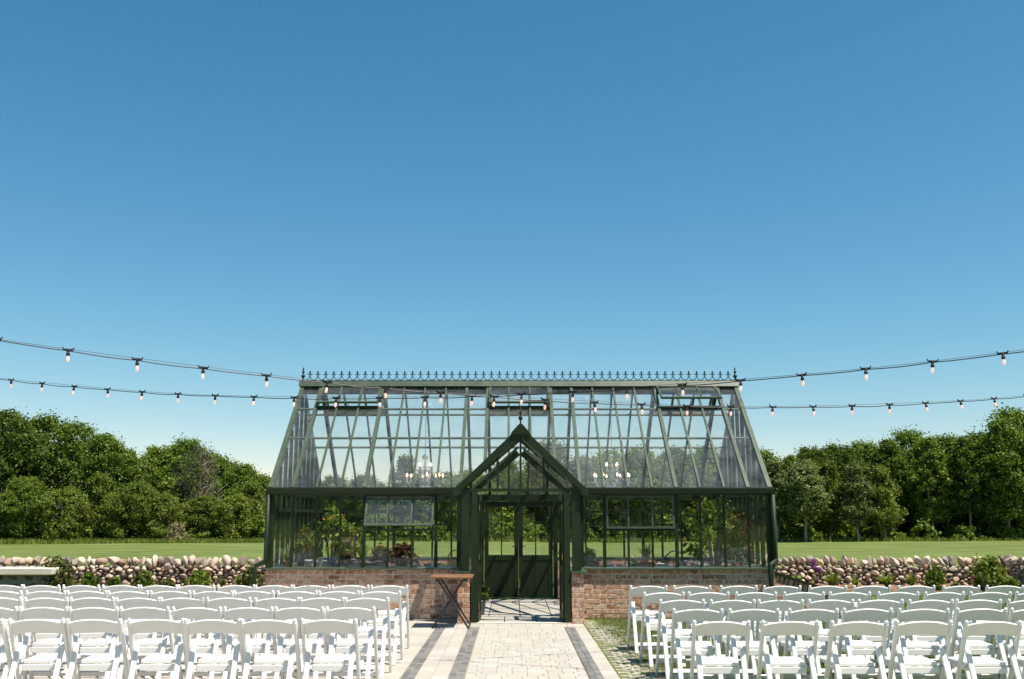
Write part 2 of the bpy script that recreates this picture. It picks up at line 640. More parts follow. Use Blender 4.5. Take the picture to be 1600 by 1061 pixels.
# one sheet reaching the horizon; finer in the middle for a gentle unevenness
xs = [-4000, -1500, -500, -200, -100, -60, -40, -25, -15, -8, 8, 15, 25, 40, 60, 100, 200, 500, 1500, 4000]
ys = [-4000, -800, -200, -60, -20, 5, 16, 24, 30, 36, 44, 52, 60, 68, 80, 120, 300, 900, 4000]
vs_, fs_ = [], []
for y in ys:
    for x in xs:
        z = -0.012
        if 30 <= y <= 120:
            z += 0.10 * math.sin(x * 0.11 + y * 0.05) * min(1, (y - 24) / 20)
        vs_.append((x, y, z))
nx = len(xs)
for j in range(len(ys) - 1):
    for i in range(nx - 1):
        a = j * nx + i
        fs_.append((a, a + 1, a + nx + 1, a + nx))
tag(mesh_obj('ground', vs_, fs_, LAWN, None, True), kind='structure')


# ------------------------------------------------------------------ paving
def rbox_mesh(name, w, d, h, mat, ch=0.006, jit=0.0):
    """block with chamfered top edge, top face at z=0, centred in x and y"""
    a, b, c = w / 2, d / 2, ch
    j = lambda: random.uniform(-jit, jit)
    vs, fs = [], []
    for (ax, by, z) in ((a, b, -h), (a, b, -c), (a - c, b - c, 0)):
        vs += [(-ax + j(), -by + j(), z), (ax + j(), -by + j(), z), (ax + j(), by + j(), z), (-ax + j(), by + j(), z)]
    for r in (0, 1):
        for i in range(4):
            k = (i + 1) % 4
            fs.append((r * 4 + i, r * 4 + k, r * 4 + 4 + k, r * 4 + 4 + i))
    fs.append((8, 9, 10, 11))
    me = bpy.data.meshes.new(name)
    me.from_pydata(vs, [], fs)
    me.update()
    if mat:
        me.materials.append(mat)
    return me


_pm = {}


def paver_mesh(w, d, mat):
    k = (round(w, 3), round(d, 3), mat.name)
    if k not in _pm:
        _pm[k] = rbox_mesh('paver', w, d, 0.05, mat, 0.004, 0.001)
    return _pm[k]


def lay(parent, pieces, mat, mat_far, name='paver', limit=300, score=None):
    """pieces: (x, y, w, d). The largest in view become objects, the rest one part."""
    pieces = sorted(pieces, key=score or (lambda p: p[1]))
    for (x, y, w, d) in pieces[:limit]:
        inst(name, paver_mesh(w, d, mat), parent, (x, y, random.uniform(-0.0012, 0.0012)),
             (random.uniform(-.003, .003), random.uniform(-.003, .003), 0))
    rest = pieces[limit:]
    if rest:
        m = MB()
        for (x, y, w, d) in rest:
            z = random.uniform(-0.0015, 0.001)
            m.box(x - w / 2, x + w / 2, y - d / 2, y + d / 2, -0.05, z)
        tag(m.build(name + '_field', mat_far, parent), kind='stuff')


# beds of sand below the pavers
path = MB().box(-0.485, 0.777, 5.0, 15.76, -0.06, -0.007).build('path', JOINT)
tag(path, kind='structure')
patio = MB().box(-8.2, -0.49, 5.0, 16.5, -0.06, -0.0075).box(0.782, 1.09, 5.0, 15.78, -0.06, -0.0075).build('patio', JOINT)
tag(patio, kind='structure')

# the aisle: three paver sizes laid across the path in rows
pieces = []
y = 15.30
row = 0
while y > 5.2:
    d = random.choice([0.16, 0.16, 0.21])
    x = -0.485 + 0.006
    first = True
    while x < 0.777 - 0.05:
        w = random.choice([0.11, 0.16, 0.16, 0.21])
        if first and row % 2:
            w = 0.105
        first = False
        if x + w > 0.777 - 0.08:
            w = 0.777 - 0.006 - x
        pieces.append((x + w / 2, y - d / 2, w - 0.006, d - 0.006))
        x += w
    y -= d
    row += 1
inview = [p for p in pieces if p[1] > 10.0]
lay(path, inview + [], PAVER, PAVER_I, 'paver', 300)
m = MB()
for (x, y, w, d) in [p for p in pieces if p[1] <= 10.0]:
    m.box(x - w / 2, x + w / 2, y - d / 2, y + d / 2, -0.05, random.uniform(-.0015, .001))
tag(m.build('paver_field', PAVER_I, path), kind='stuff')
# header course before the door
x = -0.64
hd = []
while x < 0.93:
    hd.append((x + 0.105, 15.52, 0.204, 0.40))
    x += 0.21
lay(path, hd, PAVER, PAVER_I, 'header_paver')


# charcoal bands, two rows of blocks each
def band(x0, x1):
    out = []
    w = (x1 - x0) / 2
    for k in range(2):
        y = 15.26 - (0.07 if k else 0)
        while y > 5.2:
            d = random.choice([0.13, 0.16, 0.2])
            out.append((x0 + w * (k + .5), y - d / 2, w - 0.006, d - 0.006))
            y -= d
    return out


for x0, x1 in ((-1.125, -0.985), (-0.645, -0.49), (0.782, 0.918)):
    bd = band(x0, x1)
    lay(patio, [p for p in bd if p[1] > 10], DPAVER, DPAVER_I, 'charcoal_paver', 100)
    m = MB()
    for (x, y, w, d) in [p for p in bd if p[1] <= 10]:
        m.box(x - w / 2, x + w / 2, y - d / 2, y + d / 2, -0.05, random.uniform(-.0015, .001))
    tag(m.build('charcoal_paver_field', DPAVER_I, patio), kind='stuff')


# pale slabs between and beside the bands
def slabs(x0, x1, w, d0, y0, y1, off=0.0):
    out = []
    n = max(1, round((x1 - x0) / w))
    w = (x1 - x0) / n
    for i in range(n):
        y = y1 + (off + d0 * 0.5) * (i % 2) * 0.999
        while y > y0:
            d = d0 * random.choice([0.75, 1, 1, 1.25])
            top = min(y, y1)
            if top - (y - d) > 0.05:
                out.append((x0 + w * (i + .5), (top + y - d) / 2, w - 0.005, top - (y - d) - 0.005))
            y -= d
    return out


sl = slabs(-0.982, -0.648, 0.167, 0.3, 5.2, 15.26) + slabs(0.921, 1.088, 0.167, 0.3, 5.2, 15.76)
sl += slabs(-8.15, -1.128, 0.35, 0.35, 5.2, 16.3)
vis = [p for p in sl if p[1] > 10 and p[0] > -2.6]
hid = [p for p in sl if not (p[1] > 10 and p[0] > -2.6)]
lay(patio, vis, PAVER, PAVER_I, 'slab', 300)
m = MB()
for (x, y, w, d) in hid:
    m.box(x - w / 2, x + w / 2, y - d / 2, y + d / 2, -0.05, random.uniform(-.0015, .001))
for (x0, x1) in ((-8.15, -0.66),):
    m.box(x0, x1, 15.28 if x0 > -1 else 16.31, 16.48, -0.05, -0.002)
tag(m.build('slab_field', PAVER_I, patio), kind='stuff')
m = MB()
x = -1.12
while x < -0.66:
    m.box(x, x + 0.15, 15.27, 15.75, -0.05, 0.0)
    x += 0.156
tag(m.build('slab_field', PAVER_I, patio), kind='stuff')

tag(MB().box(1.1, 8.2, 2.0, 7.5, -0.06, -0.003).build('patio', PAVER), kind='structure')     # unseen paving added behind the seats for neutral bounce onto the chairs
# turf blocks along the right edge of the path: rows of small stones, grass between
turf = MB().box(1.094, 2.6, 5.0, 16.5, -0.06, -0.0085).build('turf_paving', LAWN)
tag(turf, kind='structure')
tb = []
for j in range(0, 70):
    y = 16.2 - j * 0.103
    for i in range(0, 9):
        x = 1.17 + i * 0.152 + (0.076 if j % 2 else 0)
        dens = max(0.0, 0.97 - max(0, (x - 1.26 - 0.03 * (16 - y))) / 0.42)
        if y > 15.4 and x > 1.3:
            dens *= 0.5
        if random.random() < dens:
            tb.append((x + random.uniform(-.008, .008), y + random.uniform(-.006, .006), random.uniform(0.112, 0.135), random.uniform(0.062, 0.078)))
lay(turf, [t_ for t_ in tb if t_[1] > 10.2], TURFB, TURFB, 'turf_block', 300, lambda p: p[0] + 0.1 * p[1])

# mulch beds in front of the stone walls
m = MB()
for (x0, x1, y0, y1) in ((4.7, 11.3, 22.3, 24.0), (-13, -4.9, 22.6, 24.0)):
    n = 24
    vs_, fs_ = [], []
    for i in range(n + 1):
        x = x0 + (x1 - x0) * i / n
        vs_ += [(x, y0 + 0.2 * math.sin(i * .7), -0.008), (x, y0 + 0.35, 0.05 + 0.02 * math.sin(i * 1.7)), (x, y1, 0.08 + 0.03 * math.sin(i * 2.3))]
    for i in range(n):
        a = i * 3
        fs_ += [(a, a + 3, a + 4, a + 1), (a + 1, a + 4, a + 5, a + 2)]
    m.add(vs_, fs_)
tag(m.build('mulch_bed', MULCH), kind='structure')
m = MB()
vs_, fs_ = [], []
for i in range(17):
    y = 24.2 - i * 0.4
    vs_ += [(10.6 + 0.1 * math.sin(i), y, -0.008), (11.0, y, 0.06), (11.7, y, 0.08)]
for i in range(16):
    a = i * 3
    fs_ += [(a, a + 1, a + 4, a + 3), (a + 1, a + 2, a + 5, a + 4)]
tag(m.add(vs_, fs_).build('mulch_bed', MULCH), kind='structure')
# strip of bare earth at the far edge of the lawn
m = MB()
for k in range(10):
    x = -27 + k * 1.6
    m.add([(x, 66 + .25 * k, 0.10), (x + 1.7, 66.2 + .25 * k, 0.10), (x + 1.7, 67.3 + .25 * k + .2 * math.sin(k), 0.12), (x, 67.1 + .25 * k + .2 * math.sin(k + 1), 0.12)], [(0, 1, 2, 3)])
tag(m.build('earth_strip', plain('bare_earth', (0.40, 0.30, 0.22), 0.95, 0.2, 0.3, 1.5)), kind='structure')


# ------------------------------------------------------------------ bricks
def brick_mesh(L, H_, D):
    vs, fs = [], []
    c = 0.004
    j = lambda: random.uniform(-.0025, .0025)
    a, b = L / 2, H_ / 2
    for (ax, bz, y) in ((a, b, D), (a, b, c), (a - c, b - c, 0)):
        vs += [(-ax + j(), y, -bz + j()), (ax + j(), y, -bz + j()), (ax + j(), y, bz + j()), (-ax + j(), y, bz + j())]
    for r in (0, 1):
        for i in range(4):
            k = (i + 1) % 4
            fs.append((r * 4 + i, r * 4 + 4 + i, r * 4 + 4 + k, r * 4 + k))
    fs.append((11, 10, 9, 8))
    me = bpy.data.meshes.new('brick')
    me.from_pydata(vs, [], [tuple(reversed(f)) for f in fs])
    me.update()
    me.materials.append(BRICK)
    return me


_bm = {}


def get_brick(L, H_=0.066, D=0.09):
    k = (round(L, 3), H_, D, random.randint(0, 2))
    if k not in _bm:
        _bm[k] = brick_mesh(L, H_, D)
    return _bm[k]


CH = 0.0765


def course_bricks(x0, x1, z, k, L=0.205):
    """(centre x, length) across x0..x1 for course k, running bond with a little unevenness"""
    out = []
    x = x0
    first = True
    while x < x1 - 0.02:
        l = L + random.uniform(-.02, .02)
        if first and k % 2:
            l = L * 0.5
        first = False
        if x1 - (x + l) < 0.06:
            l = x1 - x
        out.append((x + l / 2, l - 0.011))
        x += l
    return out


# ================================================================== GREENHOUSE
W = 4.135
NB = 21
BW = 2 * W / NB
DEP = 4.4
SILL = 0.77
EAVE = 2.05
GH = thing('greenhouse', 'large dark green glasshouse on a brick base with a gabled glass porch', 'greenhouse', (GX, GY, 0))
xi = lambda i: -W + i * BW
THICK = {0, 1, 4, 8, 9, 12, 13, 17, 20, 21}
PW, PY = 0.977, -0.79            # porch half width and front plane


def fr(t):
    return (-0.02 + 2.22 * t, 2.07 + 1.98 * t)


def bk(t):
    return (DEP + 0.02 - 2.22 * t, 2.07 + 1.98 * t)


# ---- brick base
base = MB()
base.box(-W + 0.012, -PW - 0.005, 0.005, 0.19, 0, SILL - 0.002)
base.box(PW + 0.005, W - 0.012, 0.005, 0.19, 0, SILL - 0.002)
base.box(-W + 0.012, -W + 0.19, 0.195, DEP - 0.195, 0, SILL - 0.002)
base.box(W - 0.19, W - 0.012, 0.195, DEP - 0.195, 0, SILL - 0.002)
base.box(-W + 0.012, -0.80, DEP - 0.19, DEP - 0.012, 0, SILL - 0.002)
base.box(0.80, W - 0.012, DEP - 0.19, DEP - 0.012, 0, SILL - 0.002)
for s in (-1, 1):
    a, b = sorted((s * (PW - 0.012), s * (PW - 0.185)))
    base.box(a, b, PY + 0.005, -0.002, 0, SILL - 0.022)
bb = base.build('brick_base', MORTAR, GH)
far = MB()
cnt = 0
for side in (-1, 1):
    x0, x1 = (-W, -PW) if side < 0 else (PW, W)
    for k in range(10):
        zc = k * CH + CH / 2
        for (xc, l) in course_bricks(x0, x1, zc, k):
            if (k < 4 and ((side < 0 and xc < -2.15) or (side > 0 and xc > 2.6))) or (k < 3 and side < 0 and xc < -1.95):
                far.box(xc - l / 2, xc + l / 2, 0.0, 0.09, zc - 0.033, zc + 0.033)
            else:
                inst('brick', get_brick(round(l / 0.01) * 0.01), bb, (xc, random.uniform(-.003, .003), zc), (0, 0, random.uniform(-.006, .006)))
                cnt += 1
for s in (-1, 1):                   # porch piers: front bricks
    for k in range(10):
        zc = k * CH + CH / 2 - 0.01 * 0
        if k % 2:
            parts = [(s * 0.878, 0.188)]
        else:
            parts = [(s * 0.93, 0.088), (s * 0.827, 0.088)]
        for (xc, l) in parts:
            inst('brick', get_brick(l, D=0.09), bb, (xc, PY, min(zc, SILL - 0.055)), (0, 0, 0))
            cnt += 1
# everything the camera sees little of, as one part
for s in (-1, 1):
    for k in range(10):
        zc = k * CH + CH / 2
        for (yc, l) in course_bricks(0.10 if True else 0, DEP - 0.1, zc, k):       # outer end walls
            a, b = sorted((s * W, s * (W - 0.09)))
            far.box(a, b, yc - l / 2, yc + l / 2, zc - 0.033, zc + 0.033)
            a, b = sorted((s * (W - 0.2), s * (W - 0.11)))
            if 0.2 < yc < DEP - 0.2:
                far.box(a, b, yc - l / 2, yc + l / 2, zc - 0.033, zc + 0.033)
        for (yc, l) in course_bricks(PY + 0.1, -0.01, zc, k):                     # porch sides
            a, b = sorted((s * PW, s * (PW - 0.09)))
            far.box(a, b, yc - l / 2, yc + l / 2, zc - 0.033, min(zc + 0.033, SILL - 0.023))
            a, b = sorted((s * (PW - 0.2), s * (PW - 0.11)))
            far.box(a, b, yc - l / 2, yc + l / 2, zc - 0.033, min(zc + 0.033, SILL - 0.023))
        x0, x1 = (0.79, W - 0.21) if s > 0 else (-W + 0.21, -0.79)
        for (xc, l) in course_bricks(x0, x1, zc, k):                              # inner face of the back wall
            far.box(xc - l / 2, xc + l / 2, DEP - 0.2, DEP - 0.11, zc - 0.033, zc + 0.033)
        x0, x1 = (PW, W - 0.21) if s > 0 else (-W + 0.21, -PW)
        for (xc, l) in course_bricks(x0, x1, zc, k):                              # inner face of the front wall
            far.box(xc - l / 2, xc + l / 2, 0.11, 0.2, zc - 0.033, zc + 0.033)
tag(far.build('brick_courses', BRICK_I, bb), kind='stuff')

# ---- floor inside
fl = MB().box(-PW + 0.2, PW - 0.2, PY + 0.01, 0.25, -0.05, -0.012).box(-W + 0.2, W - 0.2, 0.25, DEP - 0.2, -0.05, -0.012).build('floor', JOINT, GH)
for j in range(9):
    y0 = PY + 0.02 + j * 0.575
    n = 3 if y0 < 0.2 else 6
    hw = 0.76 if y0 < 0.2 else 1.56
    if y0 + 0.57 > DEP - 0.2:
        break
    for i in range(n):
        w = 2 * hw / n
        inst('floor_tile', paver_mesh(w - 0.012, 0.56, PAVER), fl, (-hw + w * (i + .5), y0 + 0.285, 0.002))
m = MB()
for s in (-1, 1):
    a, b = sorted((s * 1.57, s * (W - 0.21)))
    m.box(a, b, 0.26, DEP - 0.21, -0.04, -0.002)
tag(m.build('gravel_floor', plain('pea_gravel', (0.33, 0.29, 0.24), 0.95, 0.2, 0.4, 60, bump=0.8), fl), kind='stuff')
MB().box(-0.775, 0.775, PY - 0.02, PY + 0.10, -0.03, 0.012).build('threshold', SLAB, GH)

# ---- sills
for (x0, x1) in ((-W - 0.04, -PW - 0.002), (PW + 0.002, W + 0.04)):
    MB().add([(x0, -0.06, SILL), (x1, -0.06, SILL), (x1, -0.06, SILL + 0.022), (x0, -0.06, SILL + 0.022), (x0, 0.21, SILL), (x1, 0.21, SILL), (x1, 0.21, SILL + 0.045), (x0, 0.21, SILL + 0.045)],
             [(0, 1, 2, 3), (3, 2, 6, 7), (5, 4, 7, 6), (0, 4, 5, 1), (0, 3, 7, 4), (1, 5, 6, 2)]).build('sill', GREEN, GH)
for s in (-1, 1):
    a, b = sorted((s * (W + 0.05), s * (W - 0.21)))
    MB().box(a, b, 0.212, DEP - 0.212, SILL + .001, SILL + 0.035).build('sill', GREEN, GH)
    a, b = sorted((s * 0.80, s * (W + 0.05)))
    MB().box(a, b, DEP - 0.21, DEP + 0.05, SILL + .001, SILL + 0.035).build('sill', GREEN, GH)
    a, b = sorted((s * (PW + 0.05), s * 0.775))
    MB().box(a, b, PY - 0.05, -0.062, SILL - 0.02, SILL + 0.012).build('sill', GREEN, GH)

# ---- front, back and end wall posts and mullions
GYF = 0.07                           # plane of the front glass


def mullion(x, y, z0, z1, w=0.035, d=0.05, name='mullion', mat=GREEN_SHADE):
    return MB().box(x - w / 2, x + w / 2, y - d / 2, y + d / 2, z0, z1).build(name, mat, GH)


def pane(poly, off, mat=GLASS, parent=GH):
    return MB().prism(poly, off).build('pane', mat, parent)


ZB, ZT = SILL + 0.036, 1.99
for i in range(NB + 1):
    x = xi(i)
    if abs(x) < PW + 0.03 and i not in (8, 13):
        continue
    if i in (8, 13):
        continue
    t = i in (0, 4, 7, 14, 17, 21)
    if i in (0, 21):
        mullion(x + (0.045 if i == 0 else -0.045), GYF - 0.02, ZB, ZT, 0.10, 0.10, 'corner_post')
    else:
        mullion(x, GYF, ZB, ZT, 0.05 if t else 0.032, 0.07 if t else 0.05)
for s in (-1, 1):
    mullion(s * (PW + 0.03), GYF, ZB, ZT, 0.06, 0.07)
WZ0 = 1.42                           # foot of the opening windows
for i in range(NB):
    x0, x1 = xi(i) + 0.018, xi(i + 1) - 0.018
    if x1 > -PW and x0 < PW:
        if i == 7:
            x1 = -PW - 0.06
        elif i == 13:
            x0 = PW + 0.06
        else:
            continue
    win = 4 <= i < 7 or 14 <= i < 17
    top = WZ0 - 0.03 if win else ZT
    pane([(x0, GYF, ZB), (x1, GYF, ZB), (x1, GYF, top), (x0, GYF, top)], (0, 0.004, 0))
for a, b in ((4, 7), (14, 17)):
    MB().box(xi(a) + 0.025, xi(b) - 0.025, GYF - 0.035, GYF + 0.03, WZ0 - 0.035, WZ0).build('transom', GREEN_SHADE, GH)

# opening windows (hinged at the top)
for a, ang, lab in ((4, 24, 'open awning window'), (14, 1.5, 'closed awning window')):
    wx0, wx1 = xi(a) + 0.03, xi(a + 3) - 0.03
    hgt = 1.965 - WZ0
    wr = bpy.data.objects.new('awning_window', None)
    wr.parent = GH
    wr.location = (0, GYF - 0.035, 1.965)
    wr.rotation_euler = (R(-ang), 0, 0)
    wr['label'] = lab
    COL.objects.link(wr)
    f = MB()
    f.box(wx0, wx1, -0.02, 0.015, -0.04, 0).box(wx0, wx1, -0.02, 0.015, -hgt, -hgt + 0.035)
    f.box(wx0, wx0 + 0.035, -0.0195, 0.0145, -hgt + 0.035, -0.04).box(wx1 - 0.035, wx1, -0.0195, 0.0145, -hgt + 0.035, -0.04)
    f.build('window_frame', GREEN, wr)
    gm_ = GLASS_ROOF if ang > 5 else GLASS
    for k in (1, 2):
        MB().box(xi(a + k) - 0.014, xi(a + k) + 0.014, -0.018, 0.012, -hgt + 0.035, -0.04).build('glazing_bar', GREEN, wr)
    for k in range(3):
        p0, p1 = max(xi(a + k) + 0.014, wx0 + 0.035), min(xi(a + k + 1) - 0.014, wx1 - 0.035)
        MB().box(p0, p1, -0.003, 0.001, -hgt + 0.035, -0.04).build('pane', gm_, wr)
    if ang > 5:
        MB().tube([(wx0 + 0.6, 0.02, -hgt + 0.05), (wx0 + 0.6, 0.02 + 0.12, -hgt + 0.02)], 0.008).build('stay', IRON, wr)

# back wall
for i in range(NB + 1):
    x = xi(i)
    if abs(x) < 0.78:
        continue
    t = i in THICK
    mullion(x, DEP - 0.09, ZB, ZT, 0.06 if t else 0.035, 0.06, 'mullion')
for i in range(NB):
    x0, x1 = xi(i) + 0.018, xi(i + 1) - 0.018
    if x1 > -0.8 and x0 < 0.8:
        if x0 < -0.8:
            x1 = -0.81
        elif x1 > 0.8:
            x0 = 0.81
        else:
            continue
    pane([(x0, DEP - 0.09, ZB), (x1, DEP - 0.09, ZB), (x1, DEP - 0.09, ZT), (x0, DEP - 0.09, ZT)], (0, 0.004, 0))
for (x0, x1) in ((-W + 0.1, -0.80), (0.80, W - 0.1)):
    MB().box(x0, x1, DEP - 0.17, DEP - 0.125, 1.70, 1.755).build('tie_rail', GREEN_SHADE, GH)
for a in (2, 5, 14, 17):               # windows in the back wall: rails only
    MB().box(xi(a) + .03, xi(a + 2) - .03, DEP - 0.12, DEP - 0.061, 1.44, 1.48).build('transom', GREEN_SHADE, GH)
# end walls and gables
for s in (-1, 1):
    X = s * (W - 0.07)
    NE = 11
    ew = (DEP - 0.18) / NE
    for j in range(NE + 1):
        y = 0.09 + ew * j
        yy = min(y, DEP - y)
        ztop = 2.07 + 1.98 * (yy + 0.02) / 2.22 - 0.06
        if j in (0, NE):
            if j == NE:
                mullion(X, y, ZB, ZT, 0.10, 0.10, 'corner_post')
            continue
        mullion(X, y, ZB, ztop, 0.06, 0.045 if j not in (4, 7) else 0.07)
    for j in range(NE):
        y0, y1 = 0.09 + ew * j + 0.02, 0.09 + ew * (j + 1) - 0.02
        pane([(X, y0, ZB), (X, y1, ZB), (X, y1, 1.97), (X, y0, 1.97)], (0.004, 0, 0))
        g0, g1 = (min(y, DEP - y) for y in (y0, y1))
        h0, h1 = (2.07 + 1.98 * (q + 0.02) / 2.22 - 0.07 for q in (g0, g1))
        poly = [(X, y0, 2.05), (X, y1, 2.05), (X, y1, h1)]
        if y0 < DEP / 2 < y1:
            poly.append((X, DEP / 2, 3.97))
        poly.append((X, y0, h0))
        pane(poly, (0.004, 0, 0), GLASS_ROOF)
    MB().box(X - 0.03, X + 0.03, 0.14, DEP - 0.14, 1.975, 2.045).build('eave_beam', GREEN_SHADE, GH)
    MB().box(X - s * 0.05 - 0.022, X - s * 0.05 + 0.022, 0.16, DEP - 0.18, 1.70, 1.755).build('tie_rail', GREEN_SHADE, GH)

# ---- eaves, gutters, roof
for (x0, x1) in ((-W - 0.02, -PW - 0.05), (PW + 0.05, W + 0.02)):
    gt = MB()
    gt.prism([(x0, -0.09, 2.085), (x0, -0.095, 2.07), (x0, -0.085, 1.985), (x0, -0.05, 1.96), (x0, 0.11, 1.96), (x0, 0.11, 2.055), (x0, 0.0, 2.06), (x0, -0.015, 2.085)], (x1 - x0, 0, 0))
    gt.build('gutter', GREEN_SHADE, GH)
MB().box(-W - 0.05, W + 0.05, DEP - 0.13, DEP + 0.09, 1.96, 2.075).build('gutter', GREEN_SHADE, GH)


def zval(x):
    """height where the porch roof meets the main roof"""
    return 3.0 - abs(x) * 0.955


def t_at(z):
    return (z - 2.07) / 1.98


VT = 0.765                            # foot of the roof vents
for face, nm in ((fr, 'front'), (bk, 'back')):
    upn = Vector((0, -1.98, 2.22)).normalized() if nm == 'front' else Vector((0, 1.98, 2.22)).normalized()
    for i in range(NB + 1):
        x = xi(i)
        t0 = 0.0
        if nm == 'front' and abs(x) < 1.0:
            t0 = max(0.0, t_at(zval(x)))
        th = i in THICK
        w = 0.058 if th else 0.032
        if i in (0, 21):
            w = 0.075
        a, b = face(t0), face(1.0)
        dx = 0.0375 if i == 0 else (-0.0375 if i == 21 else 0)
        p0, p1 = Vector((x + dx, a[0], a[1])), Vector((x + dx, b[0], b[1]))
        off = upn * 0.012
        MB().beam(p0 + off, p1 + off, w, 0.045, upn).build('rafter' if th else 'glazing_bar', GREEN, GH)
        if th:
            MB().beam(p0 - upn * 0.05, p1 - upn * 0.05, w * 0.8, 0.075, upn).build('rafter', GREEN_SHADE, GH)
    for i in range(NB):
        x0, x1 = xi(i) + 0.012, xi(i + 1) - 0.012
        vent = i in (1, 2, 3, 9, 10, 11, 17, 18, 19)
        tt = VT if vent else 1.0

        def tb_(x):
            if nm == 'front' and abs(x) < 1.0:
                return max(0.0, t_at(zval(x)))
            return 0.0
        pts = [(x0, tb_(x0))]
        if x0 < 0 < x1 and nm == 'front':
            pts.append((0, tb_(0)))
        pts += [(x1, tb_(x1)), (x1, tt), (x0, tt)]
        pane([(x, face(t)[0], face(t)[1]) for x, t in pts], upn * 0.004, GLASS_ROOF)
    for tp in (VT, 0.47):
        y, z = face(tp)
        segs = [(-W + 0.07, W - 0.07)]
        if nm == 'front' and z < 3.02:
            lim = (3.0 - z) / 0.955
            segs = [(-W + 0.07, -lim), (lim, W - 0.07)]
        for (x0, x1) in segs:
            MB().beam((x0, y, z) - 0 * upn if False else Vector((x0, y, z)) - upn * 0.03, Vector((x1, y, z)) - upn * 0.03, 0.03, 0.03, upn).build('purlin', GREEN, GH)
    # roof vents hinged under the ridge
    for a, ang in ((1, 7), (9, 7), (17, 15)):
        if nm == 'back':
            ang = 4
        y1_, z1_ = face(0.985)
        y0_, z0_ = face(VT)
        ln = math.hypot(y1_ - y0_, z1_ - z0_)
        vr = bpy.data.objects.new('roof_vent', None)
        vr.parent = GH
        vr.location = (0, y1_ + upn.y * 0.03, z1_ + upn.z * 0.03)
        sl_ = math.atan2(1.98, 2.22)
        # local -Y runs down the slope
        vr.rotation_euler = (sl_ - R(ang), 0, 0) if nm == 'front' else (sl_ - R(ang), 0, math.pi)
        COL.objects.link(vr)
        sx = 1 if nm == 'front' else -1
        q0, q1 = sorted((sx * (xi(a) + 0.03), sx * (xi(a + 3) - 0.03)))
        f = MB()
        f.box(q0, q1, -ln, -ln + 0.04, -0.015, 0.022).box(q0, q1, -0.04, 0, -0.015, 0.022)
        f.box(q0, q0 + 0.035, -ln + 0.04, -0.04, -0.0145, 0.0215).box(q1 - 0.035, q1, -ln + 0.04, -0.04, -0.0145, 0.0215)
        f.build('vent_frame', GREEN, vr)
        bars = sorted(sx * xi(a + k) for k in (1, 2))
        for bx in bars:
            MB().box(bx - 0.014, bx + 0.014, -ln + 0.04, -0.04, -0.012, 0.02).build('glazing_bar', GREEN, vr)
        ed = [q0 + 0.035] + bars + [q1 - 0.035]
        for k in range(3):
            MB().box(ed[k] + (0.014 if k else 0), ed[k + 1] - (0.014 if k < 2 else 0), -ln + 0.04, -0.04, 0.0, 0.004).build('pane', GLASS_ROOF, vr)
        MB().tube([((q0 + q1) / 2, -ln + 0.03, -0.01), ((q0 + q1) / 2, -ln + 0.08, -0.01 - ln * math.sin(R(ang)) - 0.03)], 0.009).build('stay', BRASS, vr)
        MB().beam(Vector((xi(a) + 0.03, y0_, z0_)) - upn * 0.005, Vector((xi(a + 3) - 0.03, y0_, z0_)) - upn * 0.005, 0.05, 0.075, upn).build('vent_sill', GREEN_SHADE, GH)

# ridge
MB().prism([(-W - 0.03, 2.2 - 0.10, 4.045), (-W - 0.03, 2.2 + 0.10, 4.045), (-W - 0.03, 2.2 + 0.045, 4.155), (-W - 0.03, 2.2 - 0.045, 4.155)], (2 * W + 0.06, 0, 0)).build('ridge_cap', GREEN, GH)
MB().box(-W + 0.05, W - 0.05, 2.2 - 0.03, 2.2 + 0.03, 3.90, 4.04).build('ridge_beam', GREEN_SHADE, GH)
for s in (-1, 1):                       # gable rafters
    for face in (fr, bk):
        a, b = face(0.0), face(1.0)
        up = Vector((0, -1.98 if face is fr else 1.98, 2.22)).normalized()
        MB().beam(Vector((s * (W - 0.035), a[0], a[1])) - up * 0.06, Vector((s * (W - 0.035), b[0], b[1])) - up * 0.06, 0.07, 0.10, up).build('gable_rafter', GREEN, GH)

# cresting along the ridge
crest = MB().box(-W + 0.02, W - 0.02, 2.2 - 0.012, 2.2 + 0.012, 4.156, 4.170).build('ridge_cresting', GREEN_SHADE, GH)
cm = MB()
T = 0.014
flat = lambda pts: cm.prism([(x, -T / 2, z) for x, z in pts], (0, T, 0))
for s in (-1, 1):
    prev = None
    pts = [(s * 0.074, 0.0), (s * 0.045, 0.012), (s * 0.022, 0.032), (s * 0.006, 0.062)]
    for (x0, z0), (x1, z1) in zip(pts, pts[1:]):
        cm.beam((x0, 0, z0 + 0.004), (x1, 0, z1 + 0.004), 0.012, T, (0, 1, 0))
    cm.beam((s * 0.004, 0, 0.088), (s * 0.020, 0, 0.078), 0.008, T * .9, (0, 1, 0))
    cm.beam((s * 0.010, 0, 0.106), (s * 0.040, 0, 0.118), 0.014, T * .9, (0, 1, 0))
    cm.beam((s * 0.040, 0, 0.118), (s * 0.046, 0, 0.108), 0.012, T * .9, (0, 1, 0))
cm.box(-0.006, 0.006, -T / 2, T / 2, 0.055, 0.12)
flat([(-0.010, 0.118), (0.010, 0.118), (0.017, 0.15), (0.0, 0.186), (-0.017, 0.15)])
fin = cm.build('finial', GREEN_SHADE, crest)
NF = 54
fx = [-W + 0.16 + (2 * W - 0.32) * k / (NF - 1) for k in range(NF)]
fin.location = (fx[0], 2.2, 4.168)
for x in fx[1:]:
    inst('finial', fin.data, crest, (x, 2.2, 4.168))
pf = [(0.03, 0), (0.034, 0.02), (0.014, 0.035), (0.012, 0.05), (0.04, 0.085), (0.040, 0.10), (0.014, 0.13), (0.010, 0.14), (0.027, 0.165), (0.027, 0.175), (0.008, 0.20), (0.016, 0.225), (0.012, 0.24), (0.002, 0.27)]
